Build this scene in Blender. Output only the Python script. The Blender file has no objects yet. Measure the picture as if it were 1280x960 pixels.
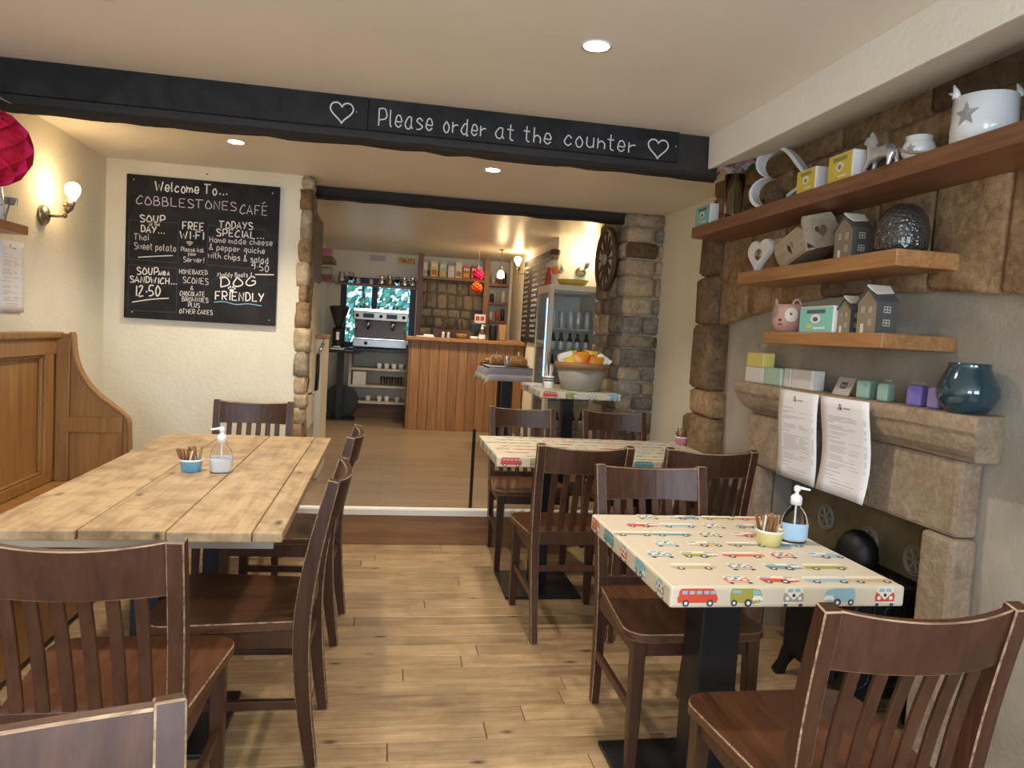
import bpy, bmesh, math, random
from mathutils import Vector, Matrix, Euler
PI = math.pi
rad = math.radians
scene = bpy.context.scene
COL = scene.collection

# ------------------------------------------------------------------ camera
YAW, PITCH, ROLL, FOC = rad(9.88), rad(3.87), rad(3.36), 910.0
def make_camera():
    fw = Vector((math.sin(YAW)*math.cos(PITCH), math.cos(YAW)*math.cos(PITCH), -math.sin(PITCH)))
    rt = Vector((math.cos(YAW), -math.sin(YAW), 0.0))
    up = rt.cross(fw)
    c, s = math.cos(ROLL), math.sin(ROLL)
    r2 = rt*c + up*s
    u2 = up*c - rt*s
    cd = bpy.data.cameras.new('camera')
    cd.sensor_fit = 'HORIZONTAL'; cd.sensor_width = 36.0; cd.lens = 36.0*FOC/1280.0
    cd.clip_start = 0.02; cd.clip_end = 200
    co = bpy.data.objects.new('camera', cd); COL.objects.link(co)
    m = Matrix((r2, u2, -fw)).transposed().to_4x4()
    m.translation = Vector((0, 0, 1.35))
    co.matrix_world = m
    scene.camera = co
make_camera()

# ------------------------------------------------------------------ world, daylight, exposure
w = bpy.data.worlds.new('sky'); scene.world = w; w.use_nodes = True
wn = w.node_tree; wn.nodes.clear()
wo = wn.nodes.new('ShaderNodeOutputWorld'); wb = wn.nodes.new('ShaderNodeBackground')
wb.inputs[0].default_value = (0.50, 0.76, 1.0, 1); wb.inputs[1].default_value = 1.7
wn.links.new(wb.outputs[0], wo.inputs[0])
vs = scene.view_settings
vs.view_transform = 'Standard'; vs.look = 'None'; vs.gamma = 1.0; vs.use_curve_mapping = False
vs.exposure = 1.02
def area_light(name, loc, rot, sx, sy, power, col):
    l = bpy.data.lights.new(name, 'AREA'); l.shape = 'RECTANGLE'; l.size = sx; l.size_y = sy
    l.energy = power; l.color = col
    o = bpy.data.objects.new(name, l); COL.objects.link(o); o.location = loc; o.rotation_euler = rot
    return o
# daylight entering by the front windows, behind the photographer
area_light('window_daylight', (-0.75, -1.62, 1.5), (rad(90), 0, 0), 1.3, 1.1, 28, (0.72, 0.84, 1.0))
area_light('window_daylight', (1.05, -1.62, 1.5), (rad(90), 0, 0), 1.1, 1.1, 22, (0.72, 0.84, 1.0))

# ------------------------------------------------------------------ materials
MATS = {}
def sock(n, *names):
    for k in names:
        if k in n.inputs: return n.inputs[k]
def mat(name, col, rough=0.6, metal=0.0, spec=0.5, trans=0.0, emit=None, estr=0.0, ior=1.45, alpha=1.0, coat=0.0, sheen=0.0):
    if name in MATS: return MATS[name]
    m = bpy.data.materials.new(name); m.use_nodes = True
    b = m.node_tree.nodes['Principled BSDF']
    b.inputs['Base Color'].default_value = (*col, 1)
    b.inputs['Roughness'].default_value = rough
    b.inputs['Metallic'].default_value = metal
    b.inputs['Specular IOR Level'].default_value = spec
    b.inputs['Transmission Weight'].default_value = trans
    b.inputs['IOR'].default_value = ior
    b.inputs['Alpha'].default_value = alpha
    b.inputs['Coat Weight'].default_value = coat
    if emit:
        b.inputs['Emission Color'].default_value = (*emit, 1); b.inputs['Emission Strength'].default_value = estr
    m.diffuse_color = (*col, 1)
    MATS[name] = m
    return m
class NT:
    def __init__(s, m):
        s.t = m.node_tree; s.b = s.t.nodes['Principled BSDF']
    def n(s, typ, **kw):
        o = s.t.nodes.new(typ)
        for k, v in kw.items():
            if k.startswith('_'): setattr(o, k[1:], v)
            else: o.inputs[k.replace('__', ' ')].default_value = v
        return o
    def l(s, a, b): s.t.links.new(a, b)
    def coords(s, kind='Object', scale=(1, 1, 1), jitter=0.0):
        tc = s.n('ShaderNodeTexCoord'); mp = s.n('ShaderNodeMapping'); mp.inputs['Scale'].default_value = scale
        s.l(tc.outputs[kind], mp.inputs['Vector'])
        if jitter:
            oi = s.n('ShaderNodeObjectInfo'); mu = s.n('ShaderNodeMath', _operation='MULTIPLY'); mu.inputs[1].default_value = jitter
            s.l(oi.outputs['Random'], mu.inputs[0]); s.l(mu.outputs[0], mp.inputs['Location'])
        return mp.outputs[0]
    def noise(s, v, scale, detail=4, rough=0.55, dist=0.0):
        o = s.n('ShaderNodeTexNoise', Scale=scale, Detail=detail, Roughness=rough, Distortion=dist); s.l(v, o.inputs['Vector']); return o.outputs['Fac']
    def ramp(s, f, stops):
        r = s.n('ShaderNodeValToRGB'); e = r.color_ramp.elements
        while len(e) < len(stops): e.new(0.5)
        for i, (p, c) in enumerate(stops): e[i].position = p; e[i].color = (*c, 1)
        s.l(f, r.inputs[0]); return r.outputs[0]
    def mix(s, f, a, b, blend='MIX'):
        m = s.n('ShaderNodeMix', _data_type='RGBA', _blend_type=blend)
        for v, i in ((f, 0), (a, 6), (b, 7)):
            if hasattr(v, 'is_output'): s.l(v, m.inputs[i])
            elif i == 0: m.inputs[i].default_value = v
            else: m.inputs[i].default_value = (*v, 1)
        return m.outputs[2]
    def hsv_random(s, c, amt=0.25, hue=0.0):
        oi = s.n('ShaderNodeObjectInfo'); mr = s.n('ShaderNodeMapRange'); mr.inputs[3].default_value = 1-amt; mr.inputs[4].default_value = 1+amt
        s.l(oi.outputs['Random'], mr.inputs[0])
        h = s.n('ShaderNodeHueSaturation'); s.l(mr.outputs[0], h.inputs['Value'])
        s.l(c, h.inputs['Color']); return h.outputs[0]
    def bump(s, f, strength=0.3, dist=0.01):
        b = s.n('ShaderNodeBump', Strength=strength, Distance=dist); s.l(f, b.inputs['Height']); s.l(b.outputs[0], s.b.inputs['Normal'])
    def col(s, c): s.l(c, s.b.inputs['Base Color'])
def m_plaster(name, c1, c2, bump=0.35, rough=0.85, scale=3):
    m = mat(name, c1, rough); t = NT(m); v = t.coords()
    t.col(t.ramp(t.noise(v, scale, 5), [(0.3, c1), (0.75, c2)]))
    a = t.noise(v, 38, 6, 0.65); t.bump(a, bump, 0.012); return m
def m_wood(name, c1, c2, c3=None, axis=0, rough=0.5, grain=1.0, var=0.15, knots=False, coat=0.0, bump=0.12, fine=0.45, patch=0.0):
    m = mat(name, c1, rough, coat=coat); t = NT(m)
    sc = [14*grain]*3; sc[axis] = 1.1*grain
    v = t.coords('Object', tuple(sc), 7.0)
    f = t.noise(v, 2.2, 6, 0.6, 0.6)
    stops = [(0.3, c1), (0.7, c2)] if c3 is None else [(0.25, c1), (0.5, c2), (0.75, c3)]
    c = t.ramp(f, stops)
    if knots:
        s2 = [9.0]*3; s2[axis] = 4.0
        v2 = t.coords('Object', tuple(s2), 11.0)
        vo = t.n('ShaderNodeTexVoronoi', Scale=0.9, Randomness=1.0); t.l(v2, vo.inputs['Vector'])
        k = t.ramp(vo.outputs['Distance'], [(0.03, (1, 1, 1)), (0.13, (0, 0, 0))])
        c = t.mix(k, c, tuple(x*0.28 for x in c1))
    s3 = [60*grain]*3; s3[axis] = 2.2*grain
    g = t.ramp(t.noise(t.coords('Object', tuple(s3), 5.0), 1.6, 5, 0.7), [(0.34, (0.55, 0.5, 0.45)), (0.62, (1.05, 1.05, 1.05))])
    c = t.mix(fine, c, g, 'MULTIPLY')
    if patch: c = t.mix(patch, c, t.ramp(t.noise(t.coords('Object', (1, 1, 1), 3.0), 6.5, 6, 0.68, 0.7), [(0.36, (0.42, 0.37, 0.32)), (0.56, (1.04, 1.04, 1.04))]), 'MULTIPLY')
    t.col(t.hsv_random(c, var)); t.bump(f, bump, 0.004); return m
def m_stone(name, c1, c2, c3, scale=5, var=0.25, bump=0.6, rough=0.9, mott=0.7):
    m = mat(name, c1, rough); t = NT(m); v = t.coords('Object', (1, 1, 1), 9.0)
    c = t.ramp(t.noise(v, scale, 7, 0.62, 0.4), [(0.28, c1), (0.5, c2), (0.72, c3)])
    g = t.ramp(t.noise(v, scale*4.5, 6, 0.72, 0.5), [(0.36, (0.42, 0.38, 0.34)), (0.6, (1.12, 1.1, 1.06))])
    c = t.mix(mott, c, g, 'MULTIPLY')
    t.col(t.hsv_random(c, var)); t.bump(t.noise(v, scale*6, 8, 0.7), bump, 0.02); return m

m_plaster('wall_cream', (0.80, 0.75, 0.60), (0.86, 0.81, 0.66), 0.45)
m_plaster('wall_white', (0.78, 0.75, 0.66), (0.84, 0.80, 0.70), 0.3)
m_plaster('ceiling_paint', (0.80, 0.74, 0.64), (0.84, 0.78, 0.68), 0.05, 0.5)
m_plaster('ceiling_gloss', (0.78, 0.72, 0.60), (0.83, 0.77, 0.65), 0.10, 0.34)
m_plaster('render_grey', (0.27, 0.235, 0.185), (0.47, 0.43, 0.36), 0.4, 0.9, 2.2)
m_plaster('mortar', (0.50, 0.43, 0.32), (0.60, 0.52, 0.40), 0.6, 0.95, 9)
m_stone('stone_brown', (0.18, 0.105, 0.050), (0.33, 0.212, 0.108), (0.45, 0.32, 0.185), 5)
m_stone('stone_dark', (0.10, 0.060, 0.034), (0.18, 0.115, 0.062), (0.25, 0.17, 0.10), 6)
m_stone('stone_mantel', (0.36, 0.255, 0.165), (0.47, 0.35, 0.24), (0.55, 0.43, 0.32), 7, 0.06, 0.9, 0.9, 0.4)
m_stone('stone_tan', (0.40, 0.295, 0.175), (0.54, 0.42, 0.27), (0.62, 0.51, 0.36), 5, 0.2, 0.6, 0.9, 0.5)
m_stone('stone_grey', (0.15, 0.135, 0.115), (0.28, 0.25, 0.21), (0.40, 0.36, 0.30), 7)
m_stone('stone_mixed', (0.31, 0.245, 0.165), (0.45, 0.365, 0.255), (0.55, 0.46, 0.34), 6, 0.3, 0.6, 0.9, 0.6)
m_wood('chair_wood', (0.040, 0.0155, 0.008), (0.063, 0.026, 0.014), (0.088, 0.039, 0.022), 2, 0.38, 1.0, 0.10)
m_wood('chair_seat', (0.065, 0.026, 0.013), (0.105, 0.043, 0.021), (0.14, 0.058, 0.028), 1, 0.30, 1.0, 0.08)
m_wood('chair_worn', (0.085, 0.045, 0.028), (0.50, 0.36, 0.23), None, 0, 0.5, 2.0, 0.05)
m_wood('floor_oak', (0.26, 0.17, 0.085), (0.40, 0.275, 0.150), (0.48, 0.355, 0.215), 0, 0.34, 1.3, 0.13, True, patch=0.35)
m_wood('pine_table', (0.29, 0.195, 0.105), (0.45, 0.325, 0.185), (0.53, 0.405, 0.25), 1, 0.5, 0.8, 0.10, True, fine=0.3, patch=0.6)
m_wood('pine_settle', (0.25, 0.115, 0.032), (0.34, 0.165, 0.050), (0.40, 0.21, 0.07), 2, 0.40, 0.8, 0.05)
m_wood('counter_wood', (0.25, 0.115, 0.040), (0.34, 0.170, 0.065), (0.39, 0.21, 0.085), 2, 0.5, 0.8, 0.14)
m_wood('shelf_oak', (0.26, 0.115, 0.042), (0.40, 0.195, 0.075), (0.48, 0.26, 0.11), 1, 0.42, 0.9, 0.10)
m_wood('shelf_walnut', (0.15, 0.062, 0.028), (0.235, 0.105, 0.05), (0.29, 0.14, 0.07), 1, 0.42, 0.9, 0.08)
m_wood('step_wood', (0.20, 0.10, 0.045), (0.31, 0.165, 0.075), None, 0, 0.5, 0.8, 0.05)
m_wood('beam_dark', (0.009, 0.007, 0.006), (0.025, 0.018, 0.015), None, 0, 0.6, 1.0, 0.05, bump=0.5)
m_wood('grey_wood', (0.34, 0.265, 0.18), (0.50, 0.41, 0.29), None, 1, 0.7, 1.5, 0.05)
m_wood('dark_wood', (0.07, 0.035, 0.018), (0.13, 0.065, 0.032), None, 0, 0.5, 1, 0.1)
def m_board():
    m = mat('chalkboard', (0.022, 0.022, 0.023), 0.65, spec=0.22); t = NT(m); v = t.coords()
    t.col(t.ramp(t.noise(v, 5, 5, 0.65, 0.8), [(0.35, (0.011, 0.011, 0.012)), (0.8, (0.036, 0.036, 0.038))])); return m
m_board()
mat('chalk', (0.80, 0.79, 0.76), 0.95); mat('chalk_soft', (0.62, 0.60, 0.60), 0.95); mat('chalk_lilac', (0.66, 0.60, 0.72), 0.95)
mat('chalk_line', (0.075, 0.06, 0.095), 0.95); mat('chalk_blue', (0.22, 0.42, 0.58), 0.95)
mat('black_metal', (0.010, 0.010, 0.012), 0.42); mat('black_iron', (0.008, 0.008, 0.009), 0.5, 0.3)
mat('black_plastic', (0.012, 0.012, 0.013), 0.35); mat('navy_metal', (0.010, 0.014, 0.032), 0.4)
mat('chrome', (0.72, 0.72, 0.72), 0.18, 1.0); mat('brushed_steel', (0.42, 0.41, 0.40), 0.36, 1.0); mat('brass_old', (0.36, 0.31, 0.22), 0.35, 1.0)
mat('white_plastic', (0.85, 0.86, 0.86), 0.35); mat('white_ceramic', (0.82, 0.82, 0.82), 0.18, coat=0.4)
mat('white_paint', (0.78, 0.77, 0.73), 0.5); mat('cream_paint', (0.70, 0.64, 0.50), 0.5)
mat('paper', (0.80, 0.79, 0.82), 0.8); mat('print_grey', (0.45, 0.44, 0.46), 0.9); mat('print_dark', (0.12, 0.12, 0.13), 0.9)
mat('red_print', (0.62, 0.07, 0.035), 0.6); mat('orange_print', (0.66, 0.17, 0.06), 0.6)
mat('olive_print', (0.36, 0.33, 0.055), 0.6); mat('teal_print', (0.14, 0.31, 0.36), 0.6); mat('sky_print', (0.27, 0.47, 0.55), 0.6)
mat('taupe_print', (0.36, 0.31, 0.24), 0.6); mat('beige_print', (0.52, 0.40, 0.24), 0.6); mat('cream_print', (0.80, 0.74, 0.60), 0.6); mat('wheel_print', (0.05, 0.055, 0.075), 0.6)
mat('glass_clear', (0.95, 0.97, 0.97), 0.03, trans=1.0, ior=1.45)
mat('pane_glass', (0.9, 0.95, 1.0), 0.02, trans=1.0, ior=1.05, spec=0.3)
mat('lamp_glow', (1, 0.85, 0.6), 0.5, emit=(1.0, 0.70, 0.36), estr=32.0)
mat('downlight_glow', (1, 1, 1), 0.5, emit=(1.0, 0.93, 0.86), estr=30.0)
mat('blue_led', (0.3, 0.6, 1), 0.5, emit=(0.22, 0.5, 1.0), estr=1.6)
def m_cloth(name, c):
    m = mat(name, c, 0.38, spec=0.45); return m
m_cloth('oilcloth', (0.64, 0.57, 0.45))

# ------------------------------------------------------------------ mesh building
class MB:
    def __init__(s): s.v = []; s.f = []; s.m = []
    def add(s, vs, fs, mi=0):
        o = len(s.v); s.v += [tuple(p) for p in vs]; s.f += [tuple(i+o for i in f) for f in fs]; s.m += [mi]*len(fs); return s
    def box(s, x0, x1, y0, y1, z0, z1, mi=0):
        vs = [(x0, y0, z0), (x1, y0, z0), (x1, y1, z0), (x0, y1, z0), (x0, y0, z1), (x1, y0, z1), (x1, y1, z1), (x0, y1, z1)]
        return s.add(vs, [(0, 3, 2, 1), (4, 5, 6, 7), (0, 1, 5, 4), (1, 2, 6, 5), (2, 3, 7, 6), (3, 0, 4, 7)], mi)
    def hexa(s, a, b, mi=0):      # two quads (lists of 4 points) joined
        return s.add(list(a)+list(b), [(0, 3, 2, 1), (4, 5, 6, 7), (0, 1, 5, 4), (1, 2, 6, 5), (2, 3, 7, 6), (3, 0, 4, 7)], mi)
    def bar(s, p, q, w, d, up=(0, 0, 1), w2=None, d2=None, mi=0):
        p, q = Vector(p), Vector(q); t = (q-p).normalized(); u = Vector(up)
        a = t.cross(u)
        if a.length < 1e-4: a = t.cross(Vector((0, 1, 0)))
        a.normalize(); b = a.cross(t).normalized()
        w2 = w if w2 is None else w2; d2 = d if d2 is None else d2
        def ring(c, ww, dd): return [c-a*ww/2-b*dd/2, c+a*ww/2-b*dd/2, c+a*ww/2+b*dd/2, c-a*ww/2+b*dd/2]
        return s.hexa(ring(p, w, d), ring(q, w2, d2), mi)
    def sweep(s, pts, w, d, mi=0, wdir=(1, 0, 0)):   # rectangular section along a path; w along wdir
        wd = Vector(wdir); n = len(pts); vs = []
        for i, p in enumerate(pts):
            p = Vector(p); t = (Vector(pts[min(i+1, n-1)])-Vector(pts[max(i-1, 0)])).normalized()
            a = (wd-t*wd.dot(t)).normalized(); b = t.cross(a).normalized()
            ww = w[i] if isinstance(w, (list, tuple)) else w; dd = d[i] if isinstance(d, (list, tuple)) else d
            vs += [p-a*ww/2-b*dd/2, p+a*ww/2-b*dd/2, p+a*ww/2+b*dd/2, p-a*ww/2+b*dd/2]
        fs = [(3, 2, 1, 0)]
        for i in range(n-1):
            for k in range(4):
                fs.append((i*4+k, i*4+(k+1) % 4, (i+1)*4+(k+1) % 4, (i+1)*4+k))
        m4 = (n-1)*4; fs.append((m4, m4+1, m4+2, m4+3))
        return s.add(vs, fs, mi)
    def tube(s, pts, r, n=8, mi=0, cap=True):
        vs = []; m = len(pts); ref = None
        for i, p in enumerate(pts):
            p = Vector(p); t = (Vector(pts[min(i+1, m-1)])-Vector(pts[max(i-1, 0)])).normalized()
            if ref is None: ref = t.orthogonal().normalized()
            a = (ref-t*ref.dot(t)).normalized(); ref = a; b = t.cross(a)
            rr = r[i] if isinstance(r, (list, tuple)) else r
            vs += [p+(a*math.cos(k*2*PI/n)+b*math.sin(k*2*PI/n))*rr for k in range(n)]
        fs = []
        for i in range(m-1):
            for k in range(n): fs.append((i*n+k, i*n+(k+1) % n, (i+1)*n+(k+1) % n, (i+1)*n+k))
        if cap: fs.append(tuple(range(n-1, -1, -1))); fs.append(tuple((m-1)*n+k for k in range(n)))
        return s.add(vs, fs, mi)
    def lathe(s, prof, n=20, c=(0, 0, 0), mi=0, sx=1, sy=1, close=True):
        vs = []; fs = []
        for r, z in prof:
            vs += [(c[0]+r*sx*math.cos(k*2*PI/n), c[1]+r*sy*math.sin(k*2*PI/n), c[2]+z) for k in range(n)]
        for i in range(len(prof)-1):
            for k in range(n): fs.append((i*n+k, i*n+(k+1) % n, (i+1)*n+(k+1) % n, (i+1)*n+k))
        if close:
            if prof[0][0] > 1e-5: fs.append(tuple(range(n-1, -1, -1)))
            if prof[-1][0] > 1e-5: fs.append(tuple((len(prof)-1)*n+k for k in range(n)))
        return s.add(vs, fs, mi)
    def prism(s, poly, fn, t0, t1, mi=0):       # poly of 2-D points, fn(u,v,t)->3-D
        n = len(poly); vs = [fn(u, v, t0) for u, v in poly]+[fn(u, v, t1) for u, v in poly]
        fs = [tuple(range(n-1, -1, -1)), tuple(range(n, 2*n))]+[(i, (i+1) % n, n+(i+1) % n, n+i) for i in range(n)]
        return s.add(vs, fs, mi)
    def poly(s, pts, mi=0): return s.add(pts, [tuple(range(len(pts)))], mi)
    def sphere(s, c, r, n=16, m=10, mi=0, sz=1.0):
        return s.lathe([(max(r*math.sin(PI*i/m), 1e-4), -r*sz*math.cos(PI*i/m)) for i in range(m+1)], n, c, mi, close=False)
    def ribbon(s, pts, w, fn, mi=0):            # flat stroke in a plane, fn(u,v)->3-D
        n = len(pts); L = []
        for i, p in enumerate(pts):
            a = pts[max(i-1, 0)]; b = pts[min(i+1, n-1)]
            dx, dy = b[0]-a[0], b[1]-a[1]; l = math.hypot(dx, dy) or 1
            L.append((-dy/l*w/2, dx/l*w/2))
        vs = []
        for p, q in zip(pts, L): vs += [fn(p[0]-q[0], p[1]-q[1]), fn(p[0]+q[0], p[1]+q[1])]
        return s.add(vs, [(2*i, 2*i+2, 2*i+3, 2*i+1) for i in range(n-1)], mi)
    def build(s, name, mats, parent=None, smooth=False, bevel=0, bmat=None, seg=2, sub=0, loc=None, rot=None):
        me = bpy.data.meshes.new(name); me.from_pydata(s.v, [], s.f)
        if not isinstance(mats, (list, tuple)): mats = [mats]
        for q in mats: me.materials.append(MATS[q])
        me.polygons.foreach_set('material_index', s.m)
        bm = bmesh.new(); bm.from_mesh(me); bmesh.ops.recalc_face_normals(bm, faces=bm.faces); bm.to_mesh(me); bm.free()
        if smooth: me.shade_smooth()
        me.update()
        o = bpy.data.objects.new(name, me); COL.objects.link(o)
        if parent is not None: o.parent = parent
        if loc: o.location = loc
        if rot: o.rotation_euler = rot
        if bevel:
            b = o.modifiers.new('bevel', 'BEVEL'); b.width = bevel; b.segments = seg; b.limit_method = 'ANGLE'; b.angle_limit = rad(40)
            if bmat is not None: me.materials.append(MATS[bmat]); b.material = len(me.materials)-1
            if not smooth: pass
        if sub:
            q = o.modifiers.new('sub', 'SUBSURF'); q.levels = sub; q.render_levels = sub
        return o
def tag(o, label=None, cat=None, group=None, kind=None):
    if label: o['label'] = label
    if cat: o['category'] = cat
    if group: o['group'] = group
    if kind: o['kind'] = kind
    return o
def thing(name, label, cat, loc=(0, 0, 0), rz=0.0, group=None, rot=None):
    o = bpy.data.objects.new(name, None); COL.objects.link(o); o.empty_display_size = 0.1
    o.location = loc; o.rotation_euler = rot if rot else (0, 0, rz)
    return tag(o, label, cat, group)
def struct(o): o['kind'] = 'structure'; return o
def copy_tree(o, parent=None):
    c = o.copy(); COL.objects.link(c); c.parent = parent
    for ch in list(o.children): copy_tree(ch, c)
    return c
def place(proto, loc, rz, label, group=None, first=[]):
    if proto.name not in first: first.append(proto.name); o = proto
    else: o = copy_tree(proto)
    o.location = loc; o.rotation_euler = (0, 0, rz); o['label'] = label
    if group: o['group'] = group
    return o
def smooth_path(P, k=5):
    if len(P) < 3: return list(P)
    out = []
    for i in range(len(P)-1):
        p0 = P[max(i-1, 0)]; p1 = P[i]; p2 = P[i+1]; p3 = P[min(i+2, len(P)-1)]
        for j in range(k):
            t = j/k
            out.append(tuple(0.5*((2*b)+(-a+c)*t+(2*a-5*b+4*c-d)*t*t+(-a+3*b-3*c+d)*t**3) for a, b, c, d in zip(p0, p1, p2, p3)))
    out.append(tuple(P[-1])); return out

# chalk hand: strokes on a 10 x 10 grid, baseline 2, x-height 6, capitals 8
GL = {
'a': '56 36 14 13 22 42 54/56 53 62', 'b': '18 12/14 35 54 53 32 12', 'c': '55 36 14 13 32 53', 'd': '56 36 14 13 32 53/58 52 62', 'e': '14 54 46 26 14 13 32 53',
'f': '58 38 26 22/05 45', 'g': '56 36 14 23 43 56/56 51 30 10', 'h': '18 12/14 35 54 52', 'i': '16 12/18 17', 'j': '26 21 00', 'k': '18 12/46 14 52', 'l': '18 13 22',
'm': '06 02/04 25 34 32/34 55 64 62', 'n': '16 12/14 35 54 52', 'o': '36 14 22 42 54 36', 'p': '16 10/15 36 54 42 13', 'q': '56 36 14 23 43 55/56 50', 'r': '16 12/14 35 55',
's': '55 36 15 34 53 32 12', 't': '28 23 32 42/06 46', 'u': '16 13 32 53/56 52', 'v': '16 32 56', 'w': '06 12 35 52 66', 'x': '16 52/56 12', 'y': '16 33/56 20', 'z': '16 56 12 52',
'A': '02 38 62/14 54', 'B': '18 12/18 48 56 15/15 55 63 42 12', 'C': '67 48 15 13 32 63', 'D': '18 12/08 48 65 53 12', 'E': '68 18 12 62/15 55', 'F': '68 18 12/15 55', 'G': '67 48 15 13 32 63 65 45',
'H': '18 12/68 62/15 65', 'I': '28 22', 'K': '18 12/68 14 62', 'L': '18 12 62', 'M': '02 18 35 68 72', 'N': '12 18 62 68', 'O': '38 15 13 32 63 65 38', 'P': '18 12/18 58 65 14', 'R': '18 12/08 58 65 25/25 62',
'S': '67 38 17 35 64 52 12', 'T': '08 78/38 32', 'U': '18 14 32 53 68', 'V': '08 32 68', 'W': '08 22 46 62 88', 'Y': '08 35/68 22', 'X': '08 62/68 02', 'Z': '08 68 02 62', 'J': '58 53 32 12',
'0': '38 15 22 42 65 38', '1': '38 32', '2': '17 38 57 12 62', '5': '68 28 15 45 63 32 12', '9': '66 48 15 35 66/66 52', '3': '17 48 56 35/35 63 42 12', '4': '48 14 64/58 52', '8': '38 17 54 32 14 57 38', '6': '58 14 32 53 35 14', '7': '18 68 22',
'.': '22 23', ',': '22 11', '!': '28 24/22 23', '&': '62 27 48 13 22 63', "'": '28 26', '-': '14 44', ':': '22 23/25 26', '·': '24 25', '/': '02 58'}
def text_strokes(txt):
    """returns (list of strokes in units of cap height, total advance)"""
    out = []; x = 0.0; rnd = random.Random(sum(map(ord, txt)))
    for ch in txt:
        if ch == ' ': x += 0.55; continue
        g = GL.get(ch)
        if g is None: x += 0.5; continue
        mx = 0; jy = rnd.uniform(-.03, .03)
        for stv in g.split('/'):
            pts = [(int(q[0]), int(q[1])) for q in stv.split()]; mx = max(mx, max(p[0] for p in pts))
            sharp = ch in 'AEFHIKLMNTVWXYZvwxz147'
            P = [(p[0]/6.0, (p[1]-2)/6.0) for p in pts]
            P = [(x+a*0.82, b+jy) for a, b in P]
            out.append(P if sharp else smooth_path(P, 4))
        x += (mx+1.6)/6.0*0.82
    return out, x
def write(mb, txt, x0, v0, x1, v1, h, w, fn, mi=0):
    S, adv = text_strokes(txt); L = math.hypot(x1-x0, v1-v0); k = L/max(adv-0.2, .1); cx, sx = (x1-x0)/L, (v1-v0)/L
    for st in S:
        mb.ribbon([(x0+p[0]*k*cx, v0+p[0]*k*sx+p[1]*h) for p in st], w, fn, mi)
def heart_pts(n=28):
    o = []
    for i in range(n+1):
        t = 2*PI*i/n; o.append((16*math.sin(t)**3/17.0, (13*math.cos(t)-5*math.cos(2*t)-2*math.cos(3*t)-math.cos(4*t))/17.0))
    return o
# ================================================================== the room
RND = random.Random(4)
UF = 0.22           # upper floor level
def sbox(name, m, *b, bevel=0): return struct(MB().box(*b).build(name, m, bevel=bevel))
# ---- lower floor: a sub-floor and its boards, running across the room
fl = sbox('floor', 'dark_wood', -1.9, 2.1, -1.7, 4.52, -0.06, -0.014)
BW = 0.105
lens = (0.95, 1.22, 1.4)
bmesh_cache = {}
def board_mesh(L):
    if L not in bmesh_cache:
        e = 0.0012; c = 0.0022
        mb = MB(); x0, x1, y0, y1 = e, L-e, e, BW-e
        mb.add([(x0, y0, -.014), (x1, y0, -.014), (x1, y1, -.014), (x0, y1, -.014), (x0, y0, -c), (x1, y0, -c), (x1, y1, -c), (x0, y1, -c),
                (x0+c, y0+c, 0), (x1-c, y0+c, 0), (x1-c, y1-c, 0), (x0+c, y1-c, 0)],
               [(8, 9, 10, 11)]+[(i, (i+1) % 4, 4+(i+1) % 4, 4+i) for i in range(4)]+[(4+i, 4+(i+1) % 4, 8+(i+1) % 4, 8+i) for i in range(4)])
        o = mb.build('floorboard', 'floor_oak'); bmesh_cache[L] = o.data; bpy.data.objects.remove(o)
    return bmesh_cache[L]
y = 4.52-BW; row = 0
while y > 0.6:
    x = -1.78-[0.0, 0.55, 0.22, 0.8][row % 4]*0.6
    while x < 1.86:
        L = lens[RND.randrange(3)]
        o = bpy.data.objects.new('floorboard', board_mesh(L)); COL.objects.link(o); o.parent = fl; o.location = (x, y, 0); x += L
    y -= BW; row += 1
mb = MB().box(-1.78, 1.9, -1.7, y+BW, -0.014, 0.0); mb.build('floorboard_area', 'floor_oak', fl)
# ---- upper floor: thin strips seen from afar
def m_upper():
    m = mat('floor_upper', (0.3, 0.2, 0.1), 0.30); t = NT(m)
    v = t.coords('Object', (1, 1, 1)); br = t.n('ShaderNodeTexBrick', Scale=1.0)
    br.inputs['Brick Width'].default_value = 1.2; br.inputs['Row Height'].default_value = 0.105; br.inputs['Mortar Size'].default_value = 0.003
    br.inputs['Color1'].default_value = (0.20, 0.145, 0.09, 1); br.inputs['Color2'].default_value = (0.28, 0.205, 0.13, 1); br.inputs['Mortar'].default_value = (0.09, 0.06, 0.035, 1)
    t.l(v, br.inputs['Vector'])
    v2 = t.coords('Object', (1.5, 22, 1)); t.col(t.mix(0.35, br.outputs['Color'], t.ramp(t.noise(v2, 2, 5), [(0.3, (0.18, 0.11, 0.06)), (0.7, (0.34, 0.26, 0.17))])))
    return m
m_upper()
sbox('floor', 'floor_upper', -1.9, 2.7, 4.55, 9.8, -0.05, UF)
struct(MB().box(-1.77, 2.02, 4.522, 4.55, 0.0, UF-0.006).build('trim_1', 'step_wood'))
struct(MB().prism([(0, 0), (0.0, -0.035), (0.008, -0.035), (0.008, 0.004), (0.06, 0.004), (0.06, 0.0)], lambda u, v, t: (t, 4.515+u, UF+v+0.002), -1.77, 2.02).build('trim_2', 'white_paint'))
# ---- ceiling
sbox('ceiling', 'ceiling_paint', -1.9, 2.1, -1.7, 5.26, 2.30, 2.42)
sbox('ceiling', 'ceiling_gloss', -0.95, 2.8, 5.26, 9.8, 2.30, 2.42)
# boxed slope between the ceiling and the chimney wall
struct(MB().prism([(1.395, 2.305), (1.40, 2.15), (1.93, 2.325), (1.93, 2.40)], lambda u, v, t: (u, t, v), -1.7, 3.19).build('trim_3', 'wall_white', bevel=0.008))
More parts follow.
